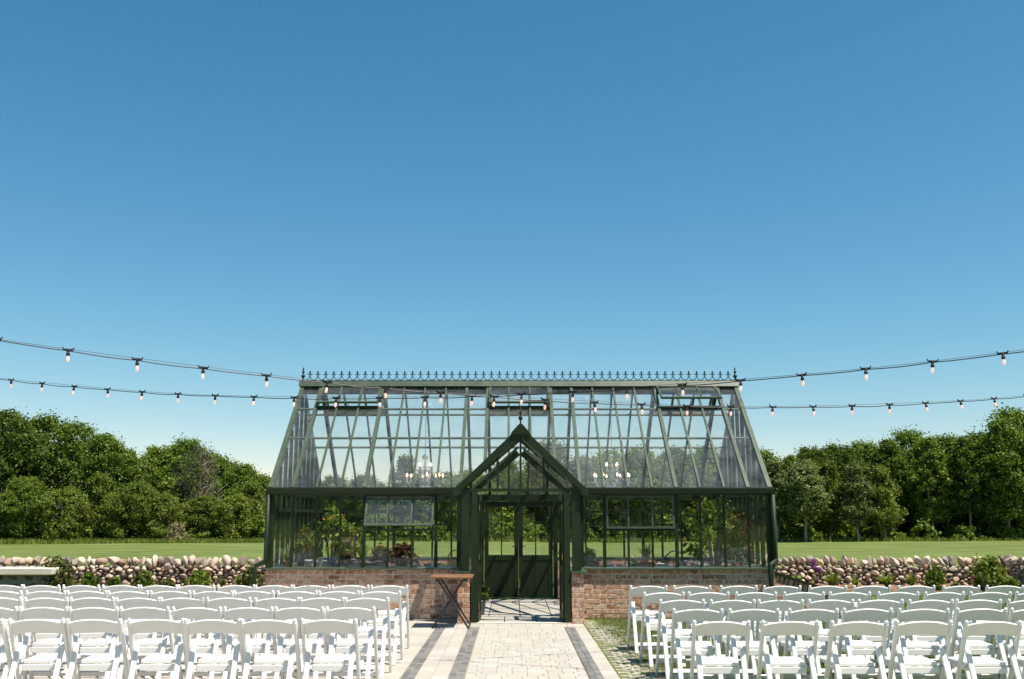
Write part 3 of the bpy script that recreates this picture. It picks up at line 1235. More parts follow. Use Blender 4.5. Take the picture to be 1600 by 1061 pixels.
for s in (-1, 1):
    MB().lathe(pf, 10, (s * (W - 0.03), 2.2, 4.155)).build('end_finial', GREEN_SHADE, GH, True)

# ---- porch
ZA = 3.0


def bslope(x):
    return 2.02 + (ZA - 2.02) * (1 - abs(x) / 1.03)


for s in (-1, 1):
    # barge board on the gable front
    d = Vector((s * 1.03, 0, 2.02 - ZA)).normalized()
    nrm = Vector((-d.z * s, 0, abs(d.x))) if False else Vector((s * 0.69, 0, 0.724))
    bo = MB()
    p_top, p_bot = Vector((0, PY - 0.05, ZA + 0.03)), Vector((s * 1.05, PY - 0.05, 2.02))
    wv = Vector((0, 0, -0.185))
    bo.prism([p_top, p_bot, p_bot + Vector((-s * 0.09, 0, -0.02)), p_top + wv], (0, 0.045, 0))
    bo.build('barge_board', GREEN_SHADE, GH)
    # pilaster above the pier
    MB().box(min(s * 0.80, s * 0.925), max(s * 0.80, s * 0.925), PY + 0.0, PY + 0.10, SILL + 0.0125, 2.06).build('pilaster', GREEN_SHADE, GH)
    MB().box(min(s * 0.955, s * 1.06), max(s * 0.955, s * 1.06), PY - 0.07, -0.10, 1.955, 2.035).build('porch_gutter', GREEN_SHADE, GH)
    # door jamb
    MB().box(min(s * 0.675, s * 0.765), max(s * 0.675, s * 0.765), PY - 0.01, PY + 0.08, 0.013, 2.0).build('door_jamb', GREEN_SHADE, GH)
    pane([(s * 0.767, PY + 0.04, SILL + 0.0125), (s * 0.80, PY + 0.04, SILL + 0.0125), (s * 0.80, PY + 0.04, 2.0), (s * 0.767, PY + 0.04, 2.0)], (0, 0.004, 0))
    # gable glazing bars
    MB().box(s * 0.36 - 0.016, s * 0.36 + 0.016, PY, PY + 0.04, 2.045, bslope(0.36) - 0.10).build('glazing_bar', GREEN_SHADE, GH)
    for (xa, xb) in ((0.015, 0.344), (0.376, 0.80)):
        pane([(s * xa, PY + 0.02, 2.045), (s * xb, PY + 0.02, 2.045), (s * xb, PY + 0.02, max(2.05, bslope(xb) - 0.1)), (s * xa, PY + 0.02, bslope(xa) - 0.1)], (0, 0.004, 0))
    # side lights of the porch
    for k in range(4):
        yy = PY + 0.12 + k * 0.2
        mullion(s * 0.93, yy, SILL + 0.0125, 1.96, 0.03, 0.03)
        if k < 3:
            pane([(s * 0.93, yy + 0.015, SILL + 0.0125), (s * 0.93, yy + 0.185, SILL + 0.0125), (s * 0.93, yy + 0.185, 1.96), (s * 0.93, yy + 0.015, 1.96)], (0.004, 0, 0))
    # porch roof panes, bars and valley
    rn = Vector((s * 0.69, 0, 0.724))
    ztop = ZA - 0.02
    for k in range(4):
        u0, u1 = k / 4, (k + 1) / 4
        # strips running up the slope, from y0 to y1, cut by the valley
        y0, y1 = PY + 0.01 + 0.46 * k, PY + 0.01 + 0.46 * (k + 1)
        lo0 = 1.02 if y0 <= 0 else max(0.02, 1.02 * (1 - y0 / 1.02))
        lo1 = 1.02 if y1 <= 0 else max(0.02, 1.02 * (1 - y1 / 1.02))
        z_ = lambda x: ztop - x * (ztop - 2.03) / 1.02
        poly = [(s * 0.01, y0 + 0.012, z_(0.01)), (s * 0.01, y1 - 0.012, z_(0.01)), (s * lo1, y1 - 0.012, z_(lo1))]
        if y0 < 0 < y1:
            poly.append((s * 1.02, 0.0, z_(1.02)))
        poly.append((s * lo0, y0 + 0.012, z_(lo0)))
        pane(poly, rn * 0.004, GLASS_ROOF)
        if k:
            MB().beam(Vector((s * 0.01, y0, z_(0.01))), Vector((s * lo0, y0, z_(lo0))), 0.03, 0.045, rn).build('glazing_bar', GREEN, GH)
    MB().beam((s * 1.02, -0.02, 2.06), (0, 1.03, 3.0), 0.09, 0.10, (0, -0.6, 0.8)).build('valley_beam', GREEN_SHADE, GH)
    MB().beam((s * 0.80, 0.06, 1.99), (s * 0.03, 0.06, 2.66), 0.05, 0.10, (s * .69, 0, .72)).build('inner_gable_rafter', GREEN_SHADE, GH)
    MB().beam((s * 0.86, 0.02, 2.0), (s * 0.03, 0.02, 2.75), 0.03, 0.04, (s * .69, 0, .72)).build('inner_gable_trim', GREEN, GH)
MB().box(-0.016, 0.016, PY - 0.004, PY + 0.04, 2.045, ZA - 0.14).build('glazing_bar', GREEN_SHADE, GH)
MB().box(-0.80, 0.80, PY - 0.005, PY + 0.07, 2.0, 2.044).build('door_head', GREEN_SHADE, GH)
MB().prism([(-0.16, PY - 0.075, 2.885), (0.16, PY - 0.075, 2.885), (0.135, PY - 0.075, 2.93), (0.02, PY - 0.075, 3.055), (-0.02, PY - 0.075, 3.055), (-0.135, PY - 0.075, 2.93)], (0, 0.022, 0)).build('apex_plate', GREEN_SHADE, GH)
MB().beam((0, PY - 0.04, ZA + 0.005), (0, 1.0, ZA + 0.005), 0.11, 0.05).build('porch_ridge', GREEN_SHADE, GH)
MB().lathe([(0.012, 0), (0.012, 0.05), (0.034, 0.085), (0.036, 0.10), (0.012, 0.135), (0.010, 0.15), (0.024, 0.172), (0.022, 0.185), (0.006, 0.215), (0.003, 0.28)], 10, (0, PY - 0.055, 3.05)).build('porch_finial', GREEN_SHADE, GH, True)


# ---- doors: two leaves open inwards at the porch, two shut in the back wall
def door_leaf(hinge, rz, w=0.665, h=1.955, flip=1, label=None):
    r = bpy.data.objects.new('door', None)
    r.parent = GH
    r.location = hinge
    r.rotation_euler = (0, 0, rz)
    if label:
        r['label'] = label
    COL.objects.link(r)
    st, z1 = 0.085, 0.80
    f = MB()
    X = lambda a, b: sorted((flip * a, flip * b))
    f.box(*X(0, st), -0.02, 0.02, 0.015, h).box(*X(w - st, w), -0.02, 0.02, 0.015, h)
    f.box(*X(st, w - st), -0.0195, 0.0195, h - 0.10, h).box(*X(st, w - st), -0.0195, 0.0195, 0.015, 0.16).box(*X(st, w - st), -0.0195, 0.0195, z1 - 0.05, z1 + 0.05)
    f.build('door_frame', GREEN_SHADE, r)
    for k in range(2):
        a = st + (w - 2 * st) * k / 2 + (0.012 if k else 0)
        b = st + (w - 2 * st) * (k + 1) / 2 - (0 if k else 0.012)
        MB().box(*X(a, b), -0.008, 0.008, 0.16, z1 - 0.05).build('door_panel', GREEN_SHADE, r)
        MB().box(*X(a, b), -0.002, 0.002, z1 + 0.05, h - 0.10).build('pane', GLASS, r)
    MB().box(*X(w / 2 - 0.012, w / 2 + 0.012), -0.017, 0.017, 0.16, z1 - 0.05).build('muntin', GREEN_SHADE, r)
    MB().box(*X(w / 2 - 0.012, w / 2 + 0.012), -0.015, 0.015, z1 + 0.05, h - 0.10).build('muntin', GREEN_SHADE, r)
    for zz in (0.25, 1.0, 1.75):
        MB().tube([(flip * -0.004, -0.024, zz - 0.045), (flip * -0.004, -0.024, zz + 0.045)], 0.008, 8).build('hinge', BRASS, r)
    hd_ = MB()
    hx = flip * (w - 0.045)
    hd_.box(hx - 0.018, hx + 0.018, -0.027, -0.021, 0.93, 1.09)
    hd_.tube([(hx, -0.025, 1.03), (hx, -0.06, 1.03), (hx - flip * 0.10, -0.06, 1.025)], 0.009, 8)
    hd_.build('handle', IRON, r)
    return r


door_leaf((-0.670, PY + 0.05, 0), R(88), flip=1, label='left porch door leaf folded open inwards')
door_leaf((0.670, PY + 0.05, 0), R(-88), flip=-1, label='right porch door leaf folded open inwards')
BYD = DEP - 0.10
for s in (-1, 1):
    d_ = door_leaf((s * 0.70, BYD, 0), 0, w=0.698, h=1.93, flip=-s, label='shut back door leaf on the %s' % ('left' if s < 0 else 'right'))
    MB().box(min(s * 0.71, s * 0.80), max(s * 0.71, s * 0.80), BYD - 0.05, BYD + 0.05, 0.0, 1.99).build('door_jamb', GREEN_SHADE, GH)
MB().box(-0.71, 0.71, BYD - 0.045, BYD + 0.045, 1.94, 1.988).build('door_head', GREEN_SHADE, GH)
MB().tube([(0.02, BYD - 0.03, 0.19), (0.02, BYD - 0.03, 0.36)], 0.014, 8).build('bolt', BRASS, GH)

# ---- downpipes
pl = [(-W + 0.01, -0.05, 1.97), (-W + 0.01, -0.05, 0.93), (-W - 0.02, -0.06, 0.89), (-W - 0.13, -0.09, 0.83), (-W - 0.15, -0.10, 0.79), (-W - 0.15, -0.10, 0.02)]
MB().tube(pl, 0.036, 10).build('downpipe', GREEN_SHADE, GH, True)
pr_ = [(W - 0.0, -0.05, 1.97), (W - 0.0, -0.05, 0.96), (W + 0.01, -0.06, 0.92), (W - 0.10, -0.15, 0.86), (W - 0.12, -0.17, 0.83), (W - 0.12, -0.17, 0.02)]
MB().tube(pr_, 0.040, 10).build('downpipe', GREEN_SHADE, GH, True)

# ================================================================== WING WALL at the right corner
WL = thing('wing_wall', 'low brick wing wall sloping down from the right corner of the greenhouse', 'wall', (GX + W + 0.005, GY + 0.12, 0))
wl = 2.05
wz = lambda x: 0.70 - 0.318 * x
MB().prism([(0, 0.012, 0), (wl, 0.012, 0), (wl, 0.012, wz(wl) - 0.13), (0, 0.012, wz(0) - 0.13)], (0, 0.17, 0)).build('core', MORTAR, WL)
MB().prism([(0, -0.03, wz(0) + 0.0), (wl + .03, -0.03, wz(wl + .03)), (wl + .03, -0.03, wz(wl + .03) + 0.035), (0, -0.03, wz(0) + 0.035)], (0, 0.25, 0)).build('coping', GREEN_SHADE, WL)
sa = math.atan(0.318)
x = 0.045
while x < wl - 0.03:
    inst('brick', get_brick(0.066, 0.11, 0.19), WL, (x, 0, wz(x) - 0.062), (0, sa, 0))
    x += 0.077
for k in range(8):
    zc = k * CH + CH / 2
    xe = min(wl, (0.70 - 0.125 - (zc + 0.035)) / 0.318)
    if xe < 0.12:
        continue
    for (xc, l) in course_bricks(0.0, xe, zc, k):
        if l > 0.04:
            inst('brick', get_brick(round(l / 0.01) * 0.01, D=0.19), WL, (xc, 0, zc))


# ================================================================== STONE WALLS
def rock_mesh(seed, sx, sy, sz, sub=2):
    r = random.Random(seed)
    import bmesh
    bm = bmesh.new()
    bmesh.ops.create_icosphere(bm, subdivisions=sub, radius=0.5)
    planes = [(Vector((r.uniform(-1, 1), r.uniform(-1, 1), r.uniform(-1, 1))).normalized(), r.uniform(0.22, 0.40)) for _ in range(14)]
    for v in bm.verts:
        p = v.co.copy()
        # superellipsoid: boxier than a ball
        q = Vector([math.copysign(abs(c * 2) ** 0.72, c) / 2 for c in p])
        for n, dd in planes:
            e = q.dot(n) - dd
            if e > 0:
                q -= n * e * 0.92
        v.co = Vector((q.x * sx, q.y * sy, q.z * sz))
    me = bpy.data.meshes.new('stone')
    bm.to_mesh(me)
    bm.free()
    me.polygons.foreach_set('use_smooth', [seed % 3 == 0] * len(me.polygons))
    me.materials.append(STONE)
    return me


ROCKS = [rock_mesh(100 + k, 1, 1, 1, 2) for k in range(14)]


def rock(parent, name, p, sx, sy, sz, rot=(0, 0, 0), mat=None):
    o = inst(name, random.choice(ROCKS), parent, p, rot, (sx, sy, sz))
    if mat:
        o.material_slots[0].link = 'OBJECT'
        o.material_slots[0].material = mat
    return o


def dry_wall(root, length, lean, capw=(0.13, 0.21), hgt=0.47, thick=0.42, limit=252):
    """dry-stone wall along local +X, its face towards local -Y: stones of all sizes wedged together"""
    MB().box(0.02, length - 0.02, 0.12, thick - 0.09, 0, hgt - 0.02).build('core', EARTH, root)
    placed = []
    for (size, tries) in ((0.175, 90), (0.15, 350), (0.125, 1500), (0.10, 3000), (0.08, 4500), (0.06, 4000)):
        for _ in range(int(tries * length / 6)):
            w = size * random.uniform(0.9, 1.2)
            h = w * random.uniform(0.52, 0.82)
            x, z = random.uniform(0, length), random.uniform(h * 0.4, hgt - h * 0.2)
            ok = True
            for (X, Z, W_, H_) in placed:
                dx, dz = abs(x - X), abs(z - Z)
                if dx < 0.25 and dz < 0.2:
                    if (dx / ((w + W_) * 0.47)) ** 2 + (dz / ((h + H_) * 0.47)) ** 2 < 1:
                        ok = False
                        break
            if ok:
                placed.append((x, z, w, h))
    placed.sort(key=lambda q: -q[2])
    small = MB()
    for k, (x, z, w, h) in enumerate(placed):
        p = (x, 0.11 + random.uniform(-.035, .02), z)
        rt = (random.uniform(-.3, .3), random.uniform(-.35, .35), random.uniform(-.5, .5))
        if k < limit:
            rock(root, 'stone', p, w * 1.2, w * random.uniform(1.0, 1.3), h * 1.24, rt)
        else:
            me = random.choice(ROCKS)
            Mx = Matrix.Translation(p) @ Matrix.Rotation(rt[1], 4, 'Y') @ Matrix.Diagonal((w * 1.25, w * 1.2, h * 1.3, 1))
            small.add([Mx @ v.co for v in me.vertices], [tuple(pl.vertices) for pl in me.polygons])
    if small.v:
        tag(small.build('small_stones', STONE_I, root, True), kind='stuff')
    x = 0.0
    while x < length:
        w = random.uniform(*capw) * random.choice([0.75, 1, 1, 1.25])
        h = random.uniform(0.20, 0.33)
        rock(root, 'capstone', (x + w / 2, 0.2 + random.uniform(-.04, .04), hgt + h * 0.33), w * 1.16, random.uniform(0.28, 0.40), h * 1.08,
             (random.uniform(-.2, .2), lean + random.uniform(-.3, .3), random.uniform(-.4, .4)))
        x += w * 0.90


SWL = thing('stone_wall', 'dry-stone wall of pink and grey fieldstones left of the greenhouse', 'wall', (-12.6, 23.75, 0.03))
dry_wall(SWL, 7.4, 0.0, (0.14, 0.24))
SWR = thing('stone_wall', 'dry-stone wall with leaning capstones running right of the greenhouse', 'wall', (5.5, 23.7, 0.03))
dry_wall(SWR, 5.95, -0.28, (0.12, 0.20))
SWS = thing('stone_wall', 'shaded dry-stone wall coming forward at the right edge of the photo', 'wall', (11.45, 23.9, 0.03), R(-90 - 6))
dry_wall(SWS, 3.2, 0.2, (0.13, 0.2), 0.50, limit=120)

# stone seat wall with a slab on top, far left
SEAT = thing('seat_wall', 'mortared stone seat wall with a long pale limestone slab on top', 'wall', (-13.2, 21.75, 0))
MB().box(0.0, 3.30, 0.10, 0.42, 0, 0.40).build('core', plain('grey_mortar', (0.24, 0.21, 0.17), 0.95, 0.2, 0.2, 30), SEAT)
sb = MB()
sb.beam((-0.05, 0.26, 0.475), (3.42, 0.26, 0.475), 0.56, 0.15, ch=0.018)
sb.build('slab', SLAB, SEAT)
z = 0.0
for k in range(3):
    x = 0.0 - 0.1 * (k % 2)
    while x < 3.25:
        w = random.uniform(0.2, 0.38)
        if x + w > 3.33:
            w = 3.33 - x
        rm = inst('stone', random.choice(ROCKS), SEAT, (x + w / 2, 0.14, 0.065 + k * 0.132), (random.uniform(-.08, .08), random.uniform(-.12, .12), 0), (w * 1.02, 0.16, 0.14))
        rm.material_slots[0].link = 'OBJECT'
        rm.material_slots[0].material = RUBBLE
        x += w


# ================================================================== STRING LIGHTS
def string_light(name, label, x0, dx, y0, dy, zc, n0, n1):
    root = thing(name, label, 'string lights', (x0 + dx * 7, y0 + dy * 7, zc[0] * 49 + zc[1] * 7 + zc[2]))
    base_p = Vector(root.location)
    wob = {}

    def P(n):
        return Vector((x0 + dx * n, y0 + dy * n, zc[0] * n * n + zc[1] * n + zc[2])) - base_p
    cable, wire = [], []
    ns = np.arange(n0 - 4, n1 + 4.01, 0.25)
    for n in ns:
        p = P(n)
        ph = n - math.floor(n)
        cable.append(p + Vector((0, 0, -0.006 - 0.010 * math.sin(math.pi * ph) * (0.6 + 0.4 * math.sin(n * 1.7)))))
        wire.append(p + Vector((0, 0.004, 0.010 + 0.006 * math.sin(n * 0.9))))
    MB().tube(cable, 0.0055, 6).build('cable', BLACK, root)
    MB().tube(wire, 0.0022, 5).build('support_wire', BLACK, root)
    d = Vector((dx, dy, 0)).normalized()
    sm = MB()
    sm.lathe([(0.013, -0.056), (0.017, -0.052), (0.017, -0.03), (0.012, -0.022), (0.014, -0.004), (0.010, 0.004)], 8)
    sm.beam((-0.046, 0, 0.004), (0.046, 0, 0.004), 0.016, 0.014)
    for s in (-1, 1):
        sm.beam((s * 0.040, 0, 0.006), (s * 0.05, 0, 0.026), 0.010, 0.010, (0, 1, 0))
    so = sm.build('socket', BLACK, None)
    bmsh = MB().lathe([(0.003, -0.112), (0.010, -0.108), (0.0145, -0.096), (0.015, -0.083), (0.013, -0.068), (0.011, -0.054)], 10).build('bulb', BULB, None, True)
    sd_, bd_ = so.data, bmsh.data
    bpy.data.objects.remove(so)
    bpy.data.objects.remove(bmsh)
    rz = math.atan2(dy, dx)
    for n in range(n0, n1 + 1):
        p = P(n)
        s_ = inst('socket', sd_, root, p, (random.uniform(-.14, .14), random.uniform(-.1, .1), rz))
        inst('bulb', bd_, s_)
    return root


string_light('string_lights', 'string of bulbs running from high near left to far lower right', -4.158, 0.566, 9.197, 0.229, (0.00318, -0.0570, 3.13), -1, 20)
string_light('string_lights', 'string of bulbs running from far lower left to high near right', -7.20, 0.562, 14.189, -0.237, (0.00305, -0.0850, 3.54), -1, 22)


# ================================================================== CHAIRS
def make_chair():
    root = bpy.data.objects.new('folding_chair', None)
    root.empty_display_size = 0.2
    COL.objects.link(root)
    oy = -0.2
    HT = 0.775
    py_ = lambda z: (HT - z) / HT * 0.38 + oy
    for s in (-1, 1):                                       # long members: from the top of the back to the front feet
        m = MB()
        top = Vector((s * 0.214, py_(HT), HT))
        bot = Vector((s * 0.214, py_(0.0), 0.0))
        d = (bot - top).normalized()
        m.beam(top + d * 0.012, bot, 0.028, 0.042, (0, 1, 0.3), 0.007)
        m.lathe([(0.0135, -0.006), (0.0155, 0.004), (0.0145, 0.013), (0.010, 0.020), (0.004, 0.0235)], 10, top + Vector((0, 0.002, -0.012)))
        m.build('post', WHITE, root)
    for s in (-1, 1):                                       # rear legs
        m = MB()
        a, b = Vector((s * 0.176, 0.118 + oy, 0.572)), Vector((s * 0.176, -0.10 + oy, 0.0))
        m.beam(a, b, 0.043, 0.024, (0, 1, 0.2), 0.006)
        d = (a - b).normalized()
        m.tube([a + Vector((-0.0215, 0, 0)), a + Vector((0.0215, 0, 0))], 0.012, 10)
        m.build('leg', WHITE, root)
    # curved backrest
    n = 14
    dn = Vector((0, 0.38, -HT)).normalized()
    th = Vector((0, HT, 0.38)).normalized() * 0.009
    vs, fs = [], []
    for i in range(n + 1):
        x = -0.205 + 0.41 * i / n
        k = 1 - (x / 0.205) ** 2
        c = Vector((x, py_(HT - 0.015), HT - 0.015)) + dn * (0.012 - 0.036 * k) + Vector((0, -0.018 * k, -0.003 * k))
        e = c + dn * (0.105 + 0.014 * k)
        vs += [c - th + dn * 0.004, c - th * 0.4, c + th * 0.4, c + th + dn * 0.004, e + th - dn * 0.004, e + th * 0.4, e - th * 0.4, e - th - dn * 0.004]
    for i in range(n):
        for j in range(8):
            q = (j + 1) % 8
            fs.append((i * 8 + j, i * 8 + q, (i + 1) * 8 + q, (i + 1) * 8 + j))
    fs += [tuple(range(7, -1, -1)), tuple(range(n * 8, n * 8 + 8))]
    fs = [tuple(reversed(f)) for f in fs]
    MB().add(vs, fs).build('backrest', WHITE, root)
    # seat with rounded corners and soft edge
    vs, fs = [], []
    out = []
    hw, y0, y1, r = 0.186, 0.152 + oy, 0.495 + oy, 0.045
    for (cx, cy_, a0) in ((hw - r, y1 - r, 0), (-hw + r, y1 - r, 90), (-(0.152) + 0.01, y0 + 0.01, 180), (0.152 - 0.01, y0 + 0.01, 270)):
        rr = r if a0 < 180 else 0.01
        for t in np.linspace(a0, a0 + 90, 5):
            out.append((cx + rr * math.cos(R(t)), cy_ + rr * math.sin(R(t))))
    m_ = len(out)
    cen = (0.0, (y0 + y1) / 2)
    for (z, k) in ((0.415, 0.97), (0.419, 1.0), (0.437, 1.0), (0.444, 0.97), (0.446, 0.90)):
        for (x, y) in out:
            vs.append((cen[0] + (x - cen[0]) * k, cen[1] + (y - cen[1]) * k, z))
    for l in range(4):
        for i in range(m_):
            j = (i + 1) % m_
            fs.append((l * m_ + i, l * m_ + j, (l + 1) * m_ + j, (l + 1) * m_ + i))
    fs += [tuple(range(m_ - 1, -1, -1)), tuple(range(4 * m_, 5 * m_))]
    seat = MB().add(vs, fs).build('seat', WHITE, root)
    MB().beam((-0.152, 0.146 + oy, 0.384), (0.152, 0.146 + oy, 0.384), 0.016, 0.052, ch=0.004).build('apron', WHITE, seat)
    for s in (-1, 1):
        MB().beam((s * 0.15, 0.16 + oy, 0.395), (s * 0.15, 0.45 + oy, 0.395), 0.02, 0.036, ch=0.004).build('rail', WHITE, seat)
    zf = 0.15
    MB().beam((-0.2, py_(zf), zf), (0.2, py_(zf), zf), 0.020, 0.042, (0, -0.44, 0.9), 0.004).build('stretcher', WHITE, root)
    MB().beam((-0.155, -0.06 + oy, 0.105), (0.155, -0.06 + oy, 0.105), 0.020, 0.040, (0, 0.35, 0.93), 0.004).build('stretcher', WHITE, root)
    for s in (-1, 1):
        MB().tube([(s * 0.198, py_(0.41), 0.41), (s * 0.15, py_(0.41), 0.41)], 0.008, 8).build('pivot_bolt', STEEL, root)
    return root


proto = make_chair()
ROWN = ['first', 'second', 'third', 'fourth', 'fifth']
used = False
# (y of the back's top, x of the aisle-side edge, pitch, number)
LROWS = [(8.25, -1.235, 0.470, 7), (9.36, -1.24, 0.470, 8), (10.47, -1.25, 0.471, 9), (11.43, -1.235, 0.471, 11), (12.42, -1.26, 0.470, 12)]
RROWS = [(8.12, 1.43, 0.536, 6), (9.23, 1.44, 0.512, 7), (10.23, 1.465, 0.499, 8), (11.29, 1.435, 0.518, 9), (12.36, 1.415, 0.543, 9)]
for side, rows in ((-1, LROWS), (1, RROWS)):
    for r, (yy, xe, pit, n) in enumerate(rows):
        for k in range(n):
            o = proto if not used else copy_tree(proto)
            used = True
            x = xe + side * (0.23 + k * pit) * 1.0
            if k:
                x += random.uniform(-.012, .012)
            z = 0.002 if side < 0 else 0.0
            o.location = (x, yy + 0.2 + random.uniform(-.02, .02) + (0.006 * k), z)
            o.rotation_euler = (0, 0, random.gauss(0, .028))
            tag(o, 'white folding chair %s of the aisle, %s row from camera, %s aisle' % ('left' if side < 0 else 'right', ROWN[r], ORD[k]),
                'chair', 'white folding chairs set out for the ceremony')

# ================================================================== FOLDING TABLE
TB = thing('folding_table', 'small folding wooden table with black crossed legs beside the porch', 'table', (-0.895, 15.32, 0))
TW, TD, TZ = 0.625, 0.68, 0.745
nsl = 8
for k in range(nsl):
    y0 = -TD / 2 + TD * k / nsl
    MB().beam((-TW / 2, y0 + TD / nsl / 2, TZ - 0.015), (TW / 2, y0 + TD / nsl / 2, TZ - 0.015), TD / nsl - 0.006, 0.03, ch=0.005).build('slat', WOOD, TB)
for s in (-1, 1):
    MB().beam((s * (TW / 2 - 0.10), -TD / 2 + 0.02, TZ - 0.048), (s * (TW / 2 - 0.10), TD / 2 - 0.02, TZ - 0.048), 0.03, 0.034).build('rail', IRON, TB)
for (yy, sg) in ((-0.29, 1), (0.26, 1)):
    MB().beam((-0.19, yy, TZ - 0.06), (0.255, yy, 0.012), 0.026, 0.018, (0, 1, 0)).build('leg', IRON, TB)
for (yy, sg) in ((-0.26, 1), (0.23, 1)):
    MB().beam((0.17, yy, TZ - 0.06), (-0.27, yy, 0.012), 0.026, 0.018, (0, 1, 0)).build('leg', IRON, TB)
for s, yy in ((1, 0), (-1, 0)):
    MB().beam((s * 0.262, -0.31, 0.012), (s * 0.262, 0.28, 0.012), 0.02, 0.02).build('stretcher', IRON, TB)
MB().tube([(0.03, -0.30, 0.375), (0.03, 0.27, 0.375)], 0.008, 8).build('pivot_bolt', IRON, TB)

# ================================================================== CHANDELIERS
def chandelier(label, gx):
    root = thing('chandelier', label, 'chandelier', (GX + gx, GY + 2.2, 2.11), group='chandeliers hanging in the greenhouse')
    MB().tube([(0, 0, 0.66), (0, 0, 1.78)], 0.006, 6).build('chain', STEEL, root)
    MB().lathe([(0.004, -0.02), (0.03, 0.0), (0.045, 0.03), (0.02, 0.06), (0.028, 0.10), (0.014, 0.14), (0.022, 0.20), (0.03, 0.26), (0.014, 0.30),
                (0.012, 0.42), (0.03, 0.46), (0.012, 0.50), (0.012, 0.54), (0.05, 0.575), (0.058, 0.61), (0.04, 0.645), (0.012, 0.66)], 10).build('stem', CRYSTAL, root, True)
    drops = MB()

    def drop(p, r):
        x, y, z = p
        drops.add([(x, y, z), (x + r * .5, y, z - r), (x, y + r * .5, z - r), (x - r * .5, y, z - r), (x, y - r * .5, z - r), (x, y, z - 2.4 * r)],
                  [(0, 1, 2), (0, 2, 3), (0, 3, 4), (0, 4, 1), (5, 2, 1), (5, 3, 2), (5, 4, 3), (5, 1, 4)])
    for (na, rad, z0, zt, ph) in ((8, 0.335, 0.08, 0.24, 0.2), (4, 0.135, 0.34, 0.44, 0.75)):
        for k in range(na):
            t = 2 * math.pi * k / na + ph
            c, s_ = math.cos(t), math.sin(t)
            pts = [(0.02 * c, 0.02 * s_, z0 + 0.03), (rad * .35 * c, rad * .35 * s_, z0 - 0.05), (rad * .75 * c, rad * .75 * s_, z0 - 0.045), (rad * c, rad * s_, zt - 0.10)]
            MB().tube(pts, 0.009, 6).build('arm', CRYSTAL, root)
            cd = MB().lathe([(0.006, -0.105), (0.036, -0.10), (0.038, -0.092), (0.010, -0.09), (0.010, -0.002)], 8, (rad * c, rad * s_, zt)).build('candle', POTWHITE, root)
            MB().lathe([(0.006, 0.0), (0.02, 0.016), (0.021, 0.03), (0.011, 0.052), (0.002, 0.07)], 8, (rad * c, rad * s_, zt)).build('bulb', FLAME, cd, True)
            for q in range(6):
                a = 2 * math.pi * q / 6
                drop((rad * c + 0.034 * math.cos(a), rad * s_ + 0.034 * math.sin(a), zt - 0.10), 0.016)
            for q in range(13):                                 # swags of beads from the crown
                u = (q + .5) / 13
                drop((rad * c * u, rad * s_ * u, 0.56 - 0.40 * u ** 0.6 - 0.05 * math.sin(math.pi * u)), 0.014)
                if q % 2:
                    drop((rad * c * u, rad * s_ * u, 0.50 - 0.40 * u ** 0.6 - 0.05 * math.sin(math.pi * u)), 0.013)
    for k in range(46):
        t = k * 2.4
        rr = 0.04 + 0.16 * ((k * 7) % 10) / 10
        drop((rr * math.cos(t), rr * math.sin(t), 0.08 - 0.08 * (1 - rr / 0.20)), 0.018)
    drops.build('crystal_drops', CRYSTAL, root)


chandelier('lit crystal chandelier hanging left of the porch inside the greenhouse', -1.76)
chandelier('lit crystal chandelier hanging right of the porch inside the greenhouse', 1.73)


# ================================================================== FOLIAGE
def unit(a):
    return a / np.maximum(1e-6, np.linalg.norm(a, axis=1, keepdims=True))


def leaves(C, outward, size, r, flat=0.5, aspect=1.6, drop_=0.0):
    """one diamond-shaped face per centre; returns V, F"""
    n = len(C)
    nr = unit(r.normal(size=(n, 3)) * 1.0 + outward * 0.75 + np.array([0, 0, flat]))
    ax = r.normal(size=(n, 3))
    ax[:, 2] -= drop_
    ax = unit(ax - nr * np.sum(ax * nr, 1, keepdims=True))
    bx = np.cross(nr, ax)
    s = size * r.uniform(0.65, 1.35, (n, 1))
    a, b = ax * s * aspect * 0.5, bx * s * 0.5
    V = np.empty((n, 4, 3))
    V[:, 0] = C - a
    V[:, 1] = C + b + a * 0.1 - nr * s * 0.08
    V[:, 2] = C + a
    V[:, 3] = C - b + a * 0.1 - nr * s * 0.08
    return V.reshape(-1, 3), np.arange(n * 4).reshape(n, 4)


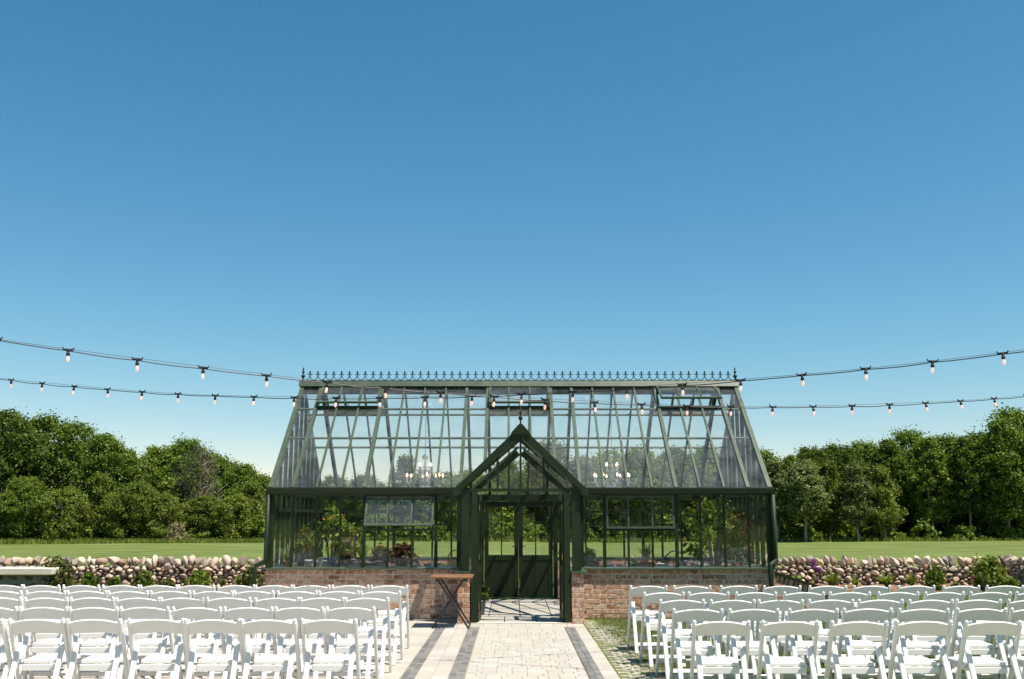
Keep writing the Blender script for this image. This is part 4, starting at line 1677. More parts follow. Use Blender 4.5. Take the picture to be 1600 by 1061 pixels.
def crown_points(w, h, z0, nclump, nleaf, r, shape='oak', cl=0.13):
    """leaf centres and outward directions of a crown standing on z0"""
    Cs, Os = [], []
    k = 0
    lob = r.uniform(0, 6.28, 6)
    while k < nclump:
        u = r.uniform(0, 1)
        if shape == 'oak':
            prof = math.sin(math.pi * min(1, 0.12 + 0.86 * u)) ** 0.55
        elif shape == 'poplar':
            prof = (1 - u) ** 0.45 * (0.45 + 0.55 * min(1, u * 5)) * (0.8 + 0.3 * math.sin(u * 17 + lob[0]))
        elif shape == 'upright':
            prof = (0.55 + 0.45 * math.sin(math.pi * u)) * (1 - u ** 5) ** 0.6 * (0.92 + 0.12 * math.sin(u * 13 + lob[0]))
        else:                                   # bush
            prof = math.sqrt(max(0, 1 - (u * 0.98) ** 2))
        th = r.uniform(0, 2 * math.pi)
        prof *= 1 + 0.17 * math.sin(2 * th + lob[1]) + 0.12 * math.sin(3 * th + 5 * u + lob[2]) + 0.10 * math.sin(11 * u + lob[3])
        rad = prof * w / 2 * (r.uniform(0.25, 1.0) ** 0.45)
        c = np.array([rad * math.cos(th), rad * math.sin(th), z0 + u * h * (1 - cl * 0.4)])
        cr = cl * min(w, h) * r.uniform(0.6, 1.35)
        n = int(nleaf * r.uniform(0.6, 1.4))
        d = unit(r.normal(size=(n, 3)))
        p = d * (np.abs(r.normal(0.55, 0.42, (n, 1)))) * cr * np.array([1.12, 1.12, 1.0])
        Cs.append(c + p)
        o = d * 0.6 + np.array([c[0], c[1], (c[2] - z0 - h * 0.4) * 0.8]) / max(w, h) * 1.4
        Os.append(o)
        k += 1
    return np.concatenate(Cs), np.concatenate(Os)


def trunk_mb(h, w, r0, z0, r, limbs=6, bend=0.25):
    m = MB()
    top = h * 0.78
    ph = r.uniform(0, 6)
    px_ = lambda z: (bend * math.sin(z / h * 2.2 + ph) - bend * math.sin(ph), bend * math.sin(z / h * 1.7 + ph * 2) - bend * math.sin(ph * 2))
    zz = [0, 0.08 * h, 0.25 * h, 0.45 * h, 0.62 * h, top]
    rr = [r0 * 1.35, r0, r0 * .85, r0 * .62, r0 * .4, r0 * .12]
    m.tube([(*px_(z), z) for z in zz], rr, 7)
    for k in range(limbs):
        z = h * r.uniform(0.25, 0.62)
        a = r.uniform(0, 2 * math.pi)
        ln = w * r.uniform(0.28, 0.46)
        b = Vector((*px_(z), z))
        up = r.uniform(0.5, 1.1)
        m.tube([b, b + Vector((math.cos(a) * ln * .45, math.sin(a) * ln * .45, ln * .35 * up)), b + Vector((math.cos(a) * ln, math.sin(a) * ln, ln * .9 * up))],
               [r0 * .42, r0 * .26, r0 * .06], 5)
    return m


def tree_proto(seed, w, h, mat, bark, shape='oak', nclump=230, nleaf=115, leaf=0.128, zbase=0.12, tr=0.14, cl=0.10):
    r = np.random.default_rng(seed)
    root = bpy.data.objects.new('woodland_tree', None)
    COL.objects.link(root)
    trunk_mb(h, w, tr, 0, r).build('trunk', bark, root)
    C, O = crown_points(w, h * (1 - zbase), h * zbase, nclump, nleaf, r, shape, cl)
    V, F = leaves(C, O, leaf, r, 0.5)
    np_mesh('crown', V, F, mat, root)
    root['w'] = w
    root['h'] = h
    return root


PROTOS = {
    'dark': [tree_proto(1, 6.2, 9.5, LEAF_DARK, BARK, zbase=0.10), tree_proto(2, 5.4, 9.0, LEAF_DARK, BARK, zbase=0.16), tree_proto(9, 5.8, 9.2, LEAF_DARK, BARK, zbase=0.10)],
    'tall': [tree_proto(10, 3.7, 9.2, LEAF_MID, BARKP, 'upright', zbase=0.20, nclump=170, tr=0.10), tree_proto(12, 3.3, 8.8, LEAF_DARK, BARKP, 'upright', zbase=0.26, nclump=150, tr=0.09)],
    'mid': [tree_proto(3, 5.6, 8.0, LEAF_MID, BARK, zbase=0.06), tree_proto(4, 5.0, 8.4, LEAF_MID, BARK, zbase=0.10)],
    'light': [tree_proto(5, 4.2, 5.5, LEAF_LIGHT, BARKP, zbase=0.05, nclump=170, nleaf=80), tree_proto(6, 3.6, 6.2, LEAF_LIGHT, BARKP, 'poplar', zbase=0.16, nclump=150, nleaf=80)],
    'silver': [tree_proto(7, 3.4, 7.0, LEAF_SILVER, BARKP, 'poplar', zbase=0.22, nclump=150, nleaf=80, leaf=0.13, tr=0.11), tree_proto(8, 3.8, 6.6, LEAF_SILVER, BARKP, zbase=0.30, nclump=150, nleaf=80, leaf=0.13, tr=0.12)],
}
used_p = set()


def wpos(px, Y):
    return (px - 800) / 1556 * (0.984 * Y + 0.8)


def ztop(py, Y):
    return 1.57 + (811 - py) * 0.984 * (0.984 * Y + 0.8) / 1556


def plant_tree(kind, k, px, py, Y, label, rz=None, wmul=1.0, group='trees of the wood behind the lawn'):
    src = PROTOS[kind][k % len(PROTOS[kind])]
    key = (kind, k % len(PROTOS[kind]))
    h = ztop(py, Y)
    w0, h0 = src['w'], src['h']
    if key not in used_p:
        o = src
        used_p.add(key)
    else:
        o = copy_tree(src)
    sz = h / (h0 * 0.985)
    sx = (sz ** 0.6) * wmul
    o.location = (wpos(px, Y), Y, -0.03)
    o.rotation_euler = (0, 0, random.uniform(0, 6.28) if rz is None else rz)
    o.scale = (sx, sx, sz)
    tag(o, label, 'tree', group)
    return o


# (kind, variant, px, top py, distance): the wood left of the greenhouse, from left to right
LEFT = [('dark', 0, -55, 640, 74), ('dark', 1, 12, 643, 72), ('dark', 2, 68, 649, 75), ('dark', 0, 118, 662, 77), ('dark', 1, 165, 680, 75),
        ('mid', 0, 196, 703, 76), ('mid', 1, 246, 698, 78), ('dark', 2, 292, 686, 79), ('mid', 0, 338, 712, 79), ('dark', 1, 378, 726, 77), ('mid', 1, 412, 742, 75)]
LEFTF = [('mid', 1, 45, 745, 69), ('light', 0, 108, 762, 68.5), ('light', 1, 158, 742, 70), ('mid', 0, 218, 752, 69.5), ('light', 0, 262, 772, 69), ('mid', 1, 322, 775, 70), ('light', 0, 372, 772, 70), ('light', 1, 398, 752, 71)]
MIDT = [('mid', 0, 470, 742, 78), ('mid', 1, 522, 744, 79), ('dark', 2, 572, 742, 77), ('silver', 0, 634, 710, 78), ('mid', 1, 690, 738, 80), ('mid', 0, 735, 734, 76), ('dark', 0, 790, 722, 79),
        ('mid', 1, 856, 690, 80), ('silver', 1, 905, 714, 74), ('mid', 0, 950, 703, 79), ('mid', 1, 1002, 700, 77), ('dark', 1, 1052, 700, 79), ('mid', 0, 1104, 696, 78), ('dark', 2, 1158, 690, 80)]
RIGHT = [('mid', 1, 1190, 703, 80), ('silver', 0, 1210, 718, 74), ('tall', 0, 1236, 712, 79), ('silver', 1, 1252, 722, 73), ('dark', 1, 1268, 700, 81), ('light', 1, 1292, 722, 75),
         ('dark', 2, 1306, 695, 82), ('silver', 0, 1334, 726, 73), ('dark', 2, 1350, 690, 83), ('light', 1, 1376, 728, 74), ('tall', 1, 1390, 684, 79), ('dark', 0, 1424, 674, 82),
         ('tall', 0, 1452, 684, 77), ('dark', 1, 1480, 681, 80), ('tall', 1, 1508, 680, 76), ('dark', 2, 1534, 676, 78), ('tall', 0, 1566, 655, 75), ('dark', 0, 1590, 640, 76), ('dark', 1, 1646, 632, 75)]
DES = {'tall': 'upright narrow green tree', 'dark': 'dark green broad tree', 'mid': 'mid green leafy tree', 'light': 'light green slender tree', 'silver': 'silvery green pale-trunked tree'}


def plant_list(lst, where):
    order = sorted(range(len(lst)), key=lambda i: lst[i][2])
    num = {}
    for i in order:
        kd = lst[i][0]
        num.setdefault(kd, []).append(i)
    for i, (kd, v, px, py, Y) in enumerate(lst):
        n = num[kd].index(i)
        lab = '%s %s, %s left' % (DES[kd], where, ORD[n].replace('nearest to', 'first from')) if len(num[kd]) > 1 else '%s %s, only one there' % (DES[kd], where)
        plant_tree(kd, v, px, py, Y, lab)


plant_list(LEFT, 'in the tall wood left of the greenhouse')
plant_list(LEFTF, 'at the front of the left wood')
plant_list(MIDT, 'seen through the greenhouse glass')
plant_list(RIGHT, 'in the wood right of the greenhouse')


# bare, grey-twigged tree in the left wood
def bare_tree(px, py, Y):
    r = np.random.default_rng(77)
    h = ztop(py, Y)
    root = thing('bare_tree', 'nearly bare grey-brown tree full of dry twigs in the left wood', 'tree', (wpos(px, Y), Y, 0))
    trunk_mb(h * 1.05, 3.2, 0.11, 0, r, 9).build('trunk', TWIG, root)
    m = MB()
    for k in range(420):
        u = r.uniform(0.25, 0.97)
        a = r.uniform(0, 6.28)
        rad = 1.75 * math.sin(math.pi * min(1, 0.15 + .8 * (u - .25) / .75)) * r.uniform(0.15, 1.0)
        p = Vector((rad * math.cos(a), rad * math.sin(a), u * h))
        d = Vector((math.cos(a) * 0.5 + r.normal() * .5, math.sin(a) * .5 + r.normal() * .5, 0.9 + r.normal() * .4)).normalized() * r.uniform(0.4, 0.95)
        q = p + d
        s_ = d.cross(Vector((0.3, 1, 0.2))).normalized() * 0.022
        m.add([p - s_, p + s_, q + s_ * .3, q - s_ * .3], [(0, 1, 2, 3)])
        q2 = p + d * .5 + Vector((r.normal() * .25, r.normal() * .25, r.uniform(0.05, .35)))
        m.add([p + d * .4 - s_ * .6, p + d * .4 + s_ * .6, q2], [(0, 1, 2)])
    m.build('twigs', TWIG, root)
    C, O = crown_points(2.8, h * .8, h * .2, 26, 16, r, 'oak', .13)
    V, F = leaves(C, O, 0.2, r)
    np_mesh('crown', V, F, LEAF_YEL, root)


bare_tree(312, 700, 71.5)


# the depth of the wood and its undergrowth read as one mass
def wood_mass(name, items, mat, seed, leaf=0.24, nclump=60, nleaf=60, shape='oak', cl=0.15):
    r = np.random.default_rng(seed)
    Vs, Fs, nb = [], [], 0
    for (x, y, w, h) in items:
        C, O = crown_points(w, h, 0.0, nclump, nleaf, r, shape, cl)
        V, F = leaves(C + np.array([x, y, 0.0]), O, leaf, r)
        Vs.append(V)
        Fs.append(F + nb)
        nb += len(V)
    return tag(np_mesh(name, np.concatenate(Vs), np.concatenate(Fs), mat), kind='stuff')


prof_x = [-300, 0, 60, 120, 180, 210, 290, 330, 370, 420, 520, 570, 640, 690, 735, 790, 860, 905, 950, 1050, 1160, 1215, 1300, 1400, 1430, 1530, 1580, 1600, 1900]
prof_y = [640, 652, 658, 676, 694, 714, 700, 716, 738, 752, 752, 750, 740, 746, 742, 732, 704, 722, 712, 708, 700, 712, 704, 692, 684, 688, 655, 645, 640]
items, items2 = [], []
for k in range(46):
    px = -260 + k * 46 + random.uniform(-14, 14)
    Y = random.uniform(84, 92)
    items.append((wpos(px, Y), Y, random.uniform(5.0, 6.5), ztop(np.interp(px, prof_x, prof_y) + random.uniform(6, 16), Y)))
for k in range(40):
    px = -200 + k * 50 + random.uniform(-16, 16)
    Y = random.uniform(80, 84)
    items2.append((wpos(px, Y), Y, random.uniform(4.5, 6), ztop(np.interp(px, prof_x, prof_y) + random.uniform(28, 70), Y)))
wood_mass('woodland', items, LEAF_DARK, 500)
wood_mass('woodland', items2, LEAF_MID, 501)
unseen_trees = [(random.uniform(-60, 60), random.uniform(-52, -42), random.uniform(7, 9), random.uniform(9, 13)) for k in range(30)]  # unseen trees added behind the camera to darken the glass reflections
unseen_trees += [(-62 + 4.2 * k, -54, 8, random.uniform(9, 13)) for k in range(30)]
wood_mass('woodland', unseen_trees, LEAF_DARK, 503, leaf=0.6, nclump=40, nleaf=36)
und = []
for k in range(64):
    px = -190 + k * 32 + random.uniform(-12, 12)
    right = px > 1180
    Y = random.uniform(68.5, 72) if px < 430 else random.uniform(74, 78)
    if right and random.random() < 0.35:
        continue
    und.append((wpos(px, Y), Y, random.uniform(1.8, 3.2), random.uniform(1.1, 2.6) * (0.55 if right else 1.0)))
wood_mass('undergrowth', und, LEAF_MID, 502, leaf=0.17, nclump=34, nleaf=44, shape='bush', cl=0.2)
# pale blossom shrub at the wood's edge
r_ = np.random.default_rng(9)
bs = thing('blossom_shrub', 'small cream-flowered shrub at the edge of the left wood', 'shrub', (wpos(284, 68), 68, 0))
C, O = crown_points(1.2, 1.3, 0.05, 40, 40, r_, 'bush', .2)
V, F = leaves(C, O, 0.1, r_)
np_mesh('crown', V, F, FLOWER_C, bs)
MB().tube([(0, 0, 0), (0.02, 0, 0.9)], [0.05, 0.02], 6).build('stem', BARK, bs)

# long grass along the foot of the wood
r_ = np.random.default_rng(21)


def blades(n, xr, yr, hmin, hmax, wid, r, zfun=None, xs_=None, lean=0.5):
    x = r.uniform(xr[0], xr[1], n) if xs_ is None else xs_[0]
    y = r.uniform(yr[0], yr[1], n) if xs_ is None else xs_[1]
    n = len(x)
    B = np.stack([x, y, np.zeros(n) - 0.012], 1)
    h = r.uniform(hmin, hmax, (n, 1))
    a = r.uniform(0, 2 * math.pi, n)
    sd = np.stack([np.cos(a), np.sin(a), np.zeros(n)], 1) * wid * r.uniform(.6, 1.3, (n, 1))
    b = r.uniform(0, 2 * math.pi, n)
    ln = np.stack([np.cos(b), np.sin(b), np.zeros(n)], 1) * h * r.uniform(0.1, lean, (n, 1))
    up = np.array([0, 0, 1.0]) * h
    V = np.stack([B - sd, B + sd, B + ln * 1.0 + up], 1)
    return V.reshape(-1, 3), np.arange(n * 3).reshape(n, 3)


V1, F1 = blades(12000, (-48, -16), (65.5, 69.5), 0.12, 0.42, 0.05, r_)
V2, F2 = blades(6000, (-16, 42), (72.5, 76), 0.12, 0.38, 0.07, r_)
tag(np_mesh('long_grass', np.concatenate([V1, V2]), np.concatenate([F1, F2 + len(V1)]), LEAF_LIGHT), kind='stuff')

# short grass under and around the right-hand chairs, and along the beds
n = 120000
x = r_.uniform(1.12, 7.2, n)
y = r_.uniform(8.6, 16.6, n)
keep = np.ones(n, bool)
lim = 1.28 + 0.035 * (16 - y)
keep &= r_.uniform(0, 1, n) < np.clip((x - lim + 0.10) / 0.45 + 0.14, 0.10, 1)
x, y = x[keep], y[keep]
Va, Fa = blades(0, 0, 0, 0.022, 0.065, 0.0042, r_, xs_=(x, y), lean=0.9)
n = 34000
x = r_.uniform(4.6, 12.2, n)
y = r_.uniform(13, 22.6, n)
Vb, Fb = blades(0, 0, 0, 0.03, 0.07, 0.008, r_, xs_=(x, y), lean=0.8)
x = r_.uniform(-12.5, -4.6, 26000)
y = r_.uniform(16.6, 22.8, 26000)
Vc, Fc = blades(0, 0, 0, 0.03, 0.07, 0.009, r_, xs_=(x, y), lean=0.8)
tag(np_mesh('grass', np.concatenate([Va, Vb, Vc]), np.concatenate([Fa, Fb + len(Va), Fc + len(Va) + len(Vb)]), GRASS), kind='stuff')


# ------------------------------------------------------------------ garden plants
def bush(name, label, loc, w, h, mat, leaf=0.06, nclump=40, nleaf=40, seed=0, flower=None, cat='shrub', z0=0.0, stem=BARK, group=None, shape='bush', cl=0.2):
    r = np.random.default_rng(seed + 900)
    o = thing(name, label, cat, loc, 0, group)
    C, O = crown_points(w, h, z0, nclump, nleaf, r, shape, cl)
    V, F = leaves(C, O, leaf, r, 0.4)
    np_mesh('foliage', V, F, mat, o)
    m = MB()
    for k in range(5):
        a = k * 1.26 + seed
        m.tube([(0.02 * math.cos(a), 0.02 * math.sin(a), 0), (w * .16 * math.cos(a), w * .16 * math.sin(a), z0 + h * .4), (w * .28 * math.cos(a), w * .28 * math.sin(a), z0 + h * .8)],
               [0.012 + .01 * w, 0.008 + 0.006 * w, 0.003], 5)
    m.build('stems', stem, o)
    if flower:
        fm, n, fs = flower
        idx = r.choice(len(C), n)
        mm = MB()
        for i in idx:
            c = Vector(C[i]) + Vector(O[i]) * 0.05
            t = Vector((r.normal(), r.normal() - 0.8, r.normal() * .5 + .3)).normalized()
            u = t.cross(Vector((0, 0, 1))).normalized()
            v = t.cross(u)
            for q in range(5):
                aa = q * 2 * math.pi / 5
                e = u * math.cos(aa) + v * math.sin(aa)
                f_ = u * math.cos(aa + .6) + v * math.sin(aa + .6)
                g_ = u * math.cos(aa - .6) + v * math.sin(aa - .6)
                mm.add([c, c + f_ * fs * .6 + t * fs * .2, c + e * fs + t * fs * .35, c + g_ * fs * .6 + t * fs * .2], [(0, 1, 2, 3)])
        mm.build('flowers', fm, o)
    return o


def strap(name, label, loc, n, ln, wid, mat, seed=0, arch=0.6, cat='plant', up=1.0, parent=None):
    """tuft of arching strap leaves"""
    r = np.random.default_rng(seed + 40)
    o = parent or thing(name, label, cat, loc)
    m = MB()
    for k in range(n):
        a = r.uniform(0, 2 * math.pi)
        l = ln * r.uniform(0.6, 1.15)
        d = Vector((math.cos(a), math.sin(a), 0))
        s_ = Vector((-math.sin(a), math.cos(a), 0)) * wid / 2
        sp = r.uniform(0.25, 1.0) * arch
        pts = []
        for q in range(6):
            t = q / 5
            pts.append(d * (l * sp * t ** 1.3) + Vector((0, 0, up * l * (t - 0.42 * sp * t * t * 1.5))))
        for q in range(5):
            k0, k1 = 1 - (q / 5) ** 2 * .8, 1 - ((q + 1) / 5) ** 2 * .95
            m.add([pts[q] - s_ * k0, pts[q] + s_ * k0, pts[q + 1] + s_ * k1, pts[q + 1] - s_ * k1], [(0, 1, 2, 3)])
    m.build('leaves', mat, o)
    return o


def gp(px, py, z=0.06):
    """ground point whose picture lies at px, py"""
    k = (py - 811.5) / 1556
    th = math.atan(281 / 1556)
    c, s_ = math.cos(th), math.sin(th)
    # (py-811.5) = f*kk/(c*(c-kk*s)), kk=(H-z)/Y
    kk = k * c * c / (1 + k * c * s_)
    Y = (1.57 - z) / kk
    zc = Y * c + (z - 1.57) * s_
    return ((px - 800) / 1556 * zc, Y, z)


def wp(px, Y=23.3, z=0.05):
    return ((px - 800) / 1556 * (Y * 0.984 - 0.27), Y, z)


bush('garden_shrub', 'sprawling olive and bronze leafed shrub at the end of the pale stone slab', wp(87, 22.2), 0.75, 0.68, LEAF_YEL, 0.055, 44, 40, 1)
bush('garden_shrub', 'small dark green mounded shrub below the left stone wall', wp(140, 23.0), 0.36, 0.34, LEAF_DARK, 0.05, 24, 40, 2)
bush('garden_shrub', 'low spreading green plant beside the dark mounded shrub', wp(179, 23.1), 0.34, 0.22, LEAF_MID, 0.05, 20, 36, 3)
bush('garden_shrub', 'bright green rounded shrub before the left stone wall', wp(224, 22.9), 0.52, 0.36, LEAF_LIGHT, 0.05, 34, 44, 4)
bush('garden_shrub', 'low yellowish ground plant right of the bright rounded shrub', wp(262, 23.0), 0.4, 0.2, LEAF_YEL, 0.05, 22, 34, 5)
bush('garden_shrub', 'fresh green bushy shrub in the middle of the left bed', wp(309, 22.9), 0.5, 0.36, LEAF_LIGHT, 0.05, 34, 44, 6)
strap('tufted_plant', 'blue-green tuft of strap leaves in the left bed', wp(346, 22.9), 60, 0.34, 0.022, LEAF_SILVER, 7, 0.7)
strap('tufted_plant', 'grassy green tuft near the left downpipe', wp(372, 22.8), 60, 0.36, 0.02, LEAF_LIGHT, 8, 0.7)
bush('garden_shrub', 'yellow-green airy shrub beside the left downpipe', wp(392, 22.6), 0.5, 0.5, LEAF_YEL, 0.05, 26, 32, 9)
bush('garden_shrub', 'flat pale green plant behind the sloping brick wall', wp(1244, 22.7), 0.5, 0.26, LEAF_LIGHT, 0.06, 24, 36, 10)
strap('daylily', 'leafy green daylily clump nearest the sloping brick wall', wp(1301, 22.9), 90, 0.46, 0.03, LEAF_LIGHT, 11, 0.9)
strap('daylily', 'thin daylily clump second from the sloping brick wall', wp(1337, 23.1), 50, 0.34, 0.026, LEAF_LIGHT, 12, 0.9)
strap('daylily', 'dark daylily clump in the middle of the right bed', wp(1386, 22.9), 90, 0.44, 0.03, LEAF_MID, 13, 0.9)
strap('daylily', 'daylily clump just left of the dark round shrub', wp(1425, 23.0), 80, 0.40, 0.028, LEAF_LIGHT, 14, 0.8)
bush('garden_shrub', 'dark green round shrub in the right bed', wp(1465, 22.7), 0.42, 0.48, LEAF_DARK, 0.04, 34, 44, 15)
bush('garden_shrub', 'tiny green plant between the dark round shrub and the spiky iris', wp(1496, 22.4), 0.2, 0.14, LEAF_MID, 0.04, 12, 30, 16)
strap('iris', 'spiky grey-green iris in front of the big right shrub', wp(1538, 22.0), 42, 0.40, 0.03, LEAF_SILVER, 17, 0.3)
bush('garden_shrub', 'big glossy bright green shrub covering the wall at the right', wp(1550, 22.9), 0.74, 0.66, LEAF_LIGHT, 0.06, 60, 44, 18)
bush('garden_shrub', 'small dark shrub at the far right of the mulch bed', wp(1578, 22.2), 0.4, 0.26, LEAF_MID, 0.05, 24, 36, 19)
al = thing('allium', 'purple allium flower heads standing before the right stone wall', 'flower', wp(1276, 23.1))
for k, (dx_, z_, r0) in enumerate(((-0.05, 0.58, 0.055), (-0.03, 0.46, 0.05), (0.08, 0.40, 0.055))):
    MB().tube([(dx_, 0, 0), (dx_, 0, z_)], 0.006, 5).build('stem', LEAF_MID, al)
    rr = np.random.default_rng(k)
    C = unit(rr.normal(size=(160, 3))) * r0 * rr.uniform(.6, 1, (160, 1))
    V, F = leaves(C + np.array([dx_, 0, z_]), unit(C), 0.03, rr)
    np_mesh('flower_head', V, F, FLOWER_P, al)


# ================================================================== INSIDE THE GREENHOUSE
def bench_(label, x0, x1, y0, y1, z=0.755):
    o = thing('staging_bench', label, 'bench', (GX + (x0 + x1) / 2, GY + (y0 + y1) / 2, 0))
    a, b = (x1 - x0) / 2, (y1 - y0) / 2
    n = max(3, int(2 * b / 0.11))
    along = a >= b
    n = max(3, int(2 * (b if along else a) / 0.10))
    for k in range(n):
        if along:
            w = 2 * b / n
            MB().box(-a, a, -b + w * k + 0.008, -b + w * (k + 1) - 0.008, z - 0.022, z).build('slat', WOODG, o)
        else:
            w = 2 * a / n
            MB().box(-a + w * k + 0.008, -a + w * (k + 1) - 0.008, -b, b, z - 0.022, z).build('slat', WOODG, o)
    for sx in (-1, 1):
        for sy in (-1, 1):
            MB().box(sx * (a - 0.04) - 0.02, sx * (a - 0.04) + 0.02, sy * (b - 0.04) - 0.02, sy * (b - 0.04) + 0.02, 0, z - 0.062).build('leg', GREEN_SHADE, o)
    for sy in (-1, 1):
        MB().box(-a + 0.02, a - 0.02, sy * (b - 0.04) - 0.015, sy * (b - 0.04) + 0.015, z - 0.06, z - 0.0225).build('rail', GREEN_SHADE, o)
    return o


WOODG = plain('weathered_wood', (0.30, 0.26, 0.21), 0.8, 0.3, 0.25, 10)
bench_('weathered slatted staging bench under the left front windows', -3.85, -1.12, 0.27, 0.95)
bench_('weathered slatted staging bench under the right front windows', 1.12, 3.20, 0.27, 0.95)
bench_('weathered slatted staging bench along the right end wall', 3.28, 3.92, 0.3, 4.0)


def pot(name, label, gx, gy, z, r, h, mat, group=None):
    o = thing(name, label, 'pot', (GX + gx, GY + gy, z))
    MB().lathe([(r * .68, 0), (r * .95, h * .82), (r, h * .83), (r * 1.02, h), (r * .9, h), (r * .88, h * .9)], 14).build('pot_body', mat, o, True)
    MB().lathe([(r * .85, h * .84), (r * .85, h * .87)], 12).build('soil', SOILDARK, o)
    return o


BZ = 0.756
gxp = lambda px, y=17.1: (px - 800) / (1556 / (y * .984 - .13)) - GX


def potted(px, gy, label, potmat, pr, ph, kind, w, h, mat, leaf=0.05, seed=0, flower=None, nclump=26, nleaf=30, z=BZ):
    o = thing('potted_plant', label, 'potted plant', (GX + gxp(px, GY + gy), GY + gy, z))
    MB().lathe([(pr * .68, 0), (pr * .95, ph * .82), (pr, ph * .83), (pr * 1.03, ph), (pr * .9, ph), (pr * .88, ph * .9)], 14).build('pot', potmat, o, True)
    MB().lathe([(pr * .86, ph * .84), (pr * .86, ph * .88)], 12).build('soil', SOILDARK, o)
    if kind == 'strap':
        q = strap('x', '', (0, 0, 0), 26, h, w, mat, seed, 0.8, parent=o)
        for c in q.children:
            if c.name.startswith('leaves'):
                c.location = (0, 0, ph * .85)
    else:
        b = bush('tmp', 'tmp', (0, 0, 0), w, h, mat, leaf, nclump, nleaf, seed, flower, z0=ph * .8 + (h * .25 if kind == 'tall' else 0))
        for c in list(b.children):
            c.parent = o
        bpy.data.objects.remove(b)
    return o


potted(449, .55, 'pale strap-leaved potted plant at the left end of the left bench', TERRA, .07, .12, 'strap', .05, .34, LEAF_LIGHT, seed=31)
potted(470, .75, 'leggy potted plant with bare stems on the left bench', POTGREY, .08, .12, 'tall', .3, .5, LEAF_YEL, .05, 32, None, 12, 18)
potted(482, .5, 'potted plant with one big red flower on the left bench', POTWHITE, .075, .15, 'tall', .24, .5, LEAF_MID, .05, 33, (FLOWER_O, 3, .04), 10, 14)
potted(516, .85, 'large leafy hibiscus with orange blooms on the left bench', POTBLUE, .13, .17, 'tall', .66, .70, LEAF_MID, .05, 34, (FLOWER_O, 14, .026), 28, 20)
potted(548, .9, 'bushy yellow-flecked plant right of the big hibiscus', POTGREY, .1, .15, 'tall', .42, .52, LEAF_LIGHT, .045, 35, (FLOWER_Y, 7, .024), 16, 18)
potted(566, .5, 'spiky dark yucca in a pot on the left bench', TERRA, .08, .12, 'strap', .03, .42, LEAF_MID, seed=36)
potted(594, .6, 'pot of red and yellow flowers below the open window', POTGREY, .12, .13, 'bush', .34, .26, LEAF_YEL, .05, 37, (FLOWER_O, 12, .03), 20, 26)
potted(628, .55, 'bronze-leaved bushy plant right of the flower pot', POTGREY, .13, .13, 'bush', .46, .30, LEAF_RED, .05, 38, (FLOWER_O, 6, .025), 26, 26)
potted(540, .42, 'trailing bronze plant at the front edge of the left bench', POTGREY, .08, .11, 'bush', .3, .18, LEAF_RED, .04, 39, None, 18, 24)
potted(918, .5, 'dark green bushy potted plant next to the porch on the right bench', POTGREY, .10, .10, 'bush', .42, .24, LEAF_DARK, .05, 41, None, 26, 30)
potted(993, .45, 'small bowl of orange flowers on the right bench', POTBLUE, .09, .08, 'bush', .18, .12, LEAF_MID, .04, 42, (FLOWER_O, 10, .03), 10, 20)
potted(1012, .55, 'spiky dark agave in a clay pot on the right bench', TERRA, .12, .13, 'strap', .045, .38, LEAF_DARK, seed=43)
potted(1118, 1.0, 'tall bushy plant with yellow blooms at the right end of the greenhouse', POTGREY, .2, .3, 'tall', .95, 1.05, LEAF_MID, .05, 44, (FLOWER_Y, 24, .03), 44, 24, z=0.45)
potted(1156, 1.4, 'thin bronze shrub behind the yellow-flowered plant', TERRA, .15, .25, 'tall', .6, .8, LEAF_RED, .05, 45, (FLOWER_O, 8, .03), 24, 22, z=0.75 if False else 0.55)
potted(752, .60, 'small potted laurel standing inside the porch on the left', POTGREY, .08, .24, 'tall', .26, .24, LEAF_LIGHT, .055, 46, None, 14, 16, z=0.003)
for k, (px, gy, mat, r0, h0, lab) in enumerate([(495, .36, POTWHITE, .055, .13, 'white pot standing left of the blue pot'), (507, .40, POTWHITE, .05, .14, 'narrow white pot next to the blue pot'),
                                                  (530, .36, POTGREY, .07, .10, 'grey pot right of the blue pot'), (556, .36, POTWHITE, .05, .12, 'small white pot below the spiky yucca'),
                                                  (579, .38, POTGREY, .09, .11, 'wide grey pot left of the flower pot'), (648, .4, POTGREY, .10, .08, 'low grey bowl at the right part of the left bench'),
                                                  (668, .42, TERRA, .06, .09, 'clay pot near the right end of the left bench'), (930, .38, TERRA, .06, .09, 'clay pot at the left end of the right bench'),
                                                  (952, .38, POTGREY, .08, .08, 'low grey bowl on the right bench'), (968, .36, TERRA, .05, .08, 'small clay pot beside the low grey bowl'),
                                                  (1034, .4, POTWHITE, .10, .09, 'pale round bowl right of the agave')]):
    pot('flower_pot', lab, gxp(px, GY + gy), gy, BZ, r0, h0, mat)
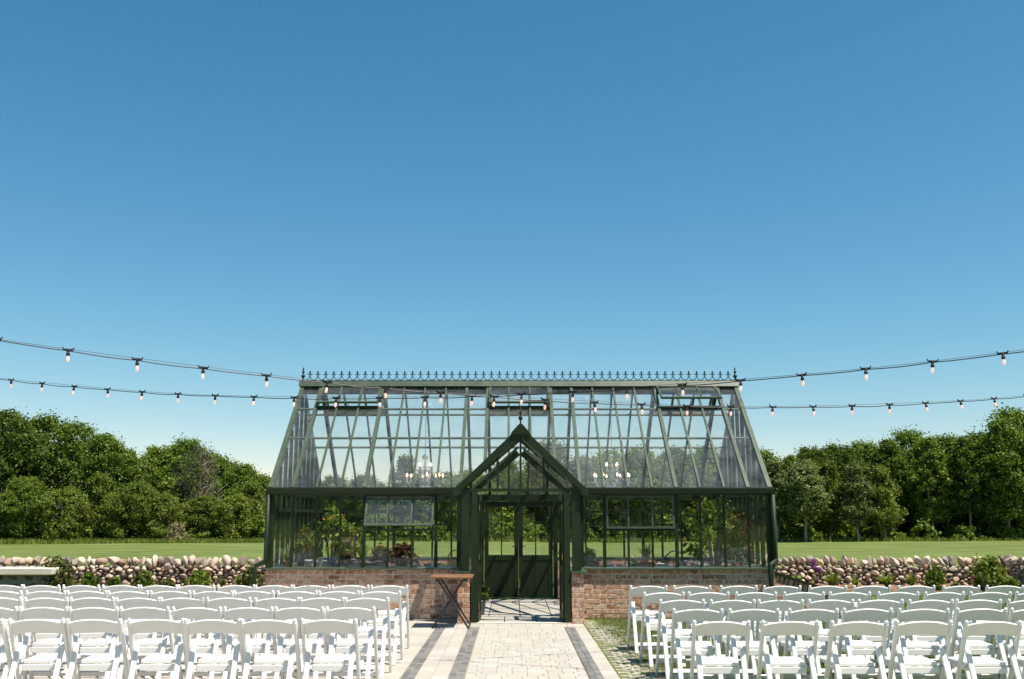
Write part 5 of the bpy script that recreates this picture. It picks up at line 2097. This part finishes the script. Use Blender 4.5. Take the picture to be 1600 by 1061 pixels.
# seed trays on both benches
for k, (px, w_, lab) in enumerate([(690, .30, 'dark seed tray at the right end of the left bench'), (910, .14, 'dark seed tray at the left end of the right bench'), (1165, .22, 'pale seed tray at the right end of the right bench')]):
    t_ = thing('seed_tray', lab, 'tray', (GX + gxp(px, GY + .5), GY + .5, BZ if k < 2 else 0.757))
    m = MB()
    m.box(-w_ / 2, w_ / 2, -.1, .1, 0, .006)
    for (a, b, c, d) in ((-w_ / 2, w_ / 2, -.1, -.094), (-w_ / 2, w_ / 2, .094, .1), (-w_ / 2, -w_ / 2 + .006, -.094, .094), (w_ / 2 - .006, w_ / 2, -.094, .094)):
        m.box(a, b, c, d, .006, .055)
    m.build('tray', POTGREY if k < 2 else POTWHITE, t_)
    rr = np.random.default_rng(60 + k)
    C = rr.uniform(-1, 1, (120, 3)) * np.array([w_ * .45, .085, .02]) + np.array([0, 0, .065])
    V, F = leaves(C, np.tile([0, 0, 1.0], (120, 1)), 0.03, rr)
    np_mesh('seedlings', V, F, LEAF_MID, t_)

# wrought-iron garden bench with a scrolled back
IB = thing('iron_bench', 'wrought-iron garden bench with a curved scrollwork back inside on the right', 'bench', (GX + 2.92, GY + 1.45, 0))
for sx in (-1, 1):
    for yy in (-.2, .22):
        MB().tube([(sx * .48, yy, 0), (sx * .47, yy * .95, .22), (sx * .48, yy, .43)], .013, 6).build('leg', IRON, IB)
    MB().tube([(sx * .49, -.2, .43), (sx * .50, -.22, .62), (sx * .50, .0, .66), (sx * .49, .22, .64)], .012, 6).build('arm', IRON, IB)
for k in range(6):
    MB().box(-.48, .48, -.21 + k * .075, -.16 + k * .075, .43, .445).build('slat', IRON, IB)
bk_ = []
for k in range(25):
    u = -1 + 2 * k / 24
    bk_.append((u * .50, .25, .80 + .20 * (1 - abs(u) ** 2.2) - .03 * math.cos(u * 9)))
MB().tube(bk_, .014, 6).build('back_rim', IRON, IB)
m = MB()
for row in range(3):
    for k in range(9):
        cx, cz, rr = -.42 + k * .105 + (.05 if row % 2 else 0), .56 + row * .115, .052
        if cz + rr > .80 + .20 * (1 - min(1, abs(cx / .5)) ** 2.2) or abs(cx) > .46:
            continue
        m.tube([(cx + rr * math.cos(t), .25, cz + rr * math.sin(t)) for t in np.linspace(0, 2 * math.pi, 11)], .008, 5, False)
m.build('scrollwork', IRON, IB)
for sx in (-1, 1):
    MB().tube([(sx * .49, .22, .43), (sx * .50, .25, .80)], .013, 6).build('back_post', IRON, IB)

# wicker basket with a dark chair behind it, left of the porch
bkst = thing('wicker_basket', 'brown wicker basket on the bench end left of the porch', 'basket', (GX + gxp(711, GY + .5) , GY + .78, BZ))
MB().lathe([(.10, 0), (.135, .06), (.15, .13), (.155, .14), (.14, .14), (.12, .02)], 14).build('basket_body', WICKER, bkst, True)
MB().tube([(.14 * math.cos(t), 0, .13 + .17 * math.sin(t)) for t in np.linspace(0, math.pi, 10)], .010, 6).build('handle', WICKER, bkst)
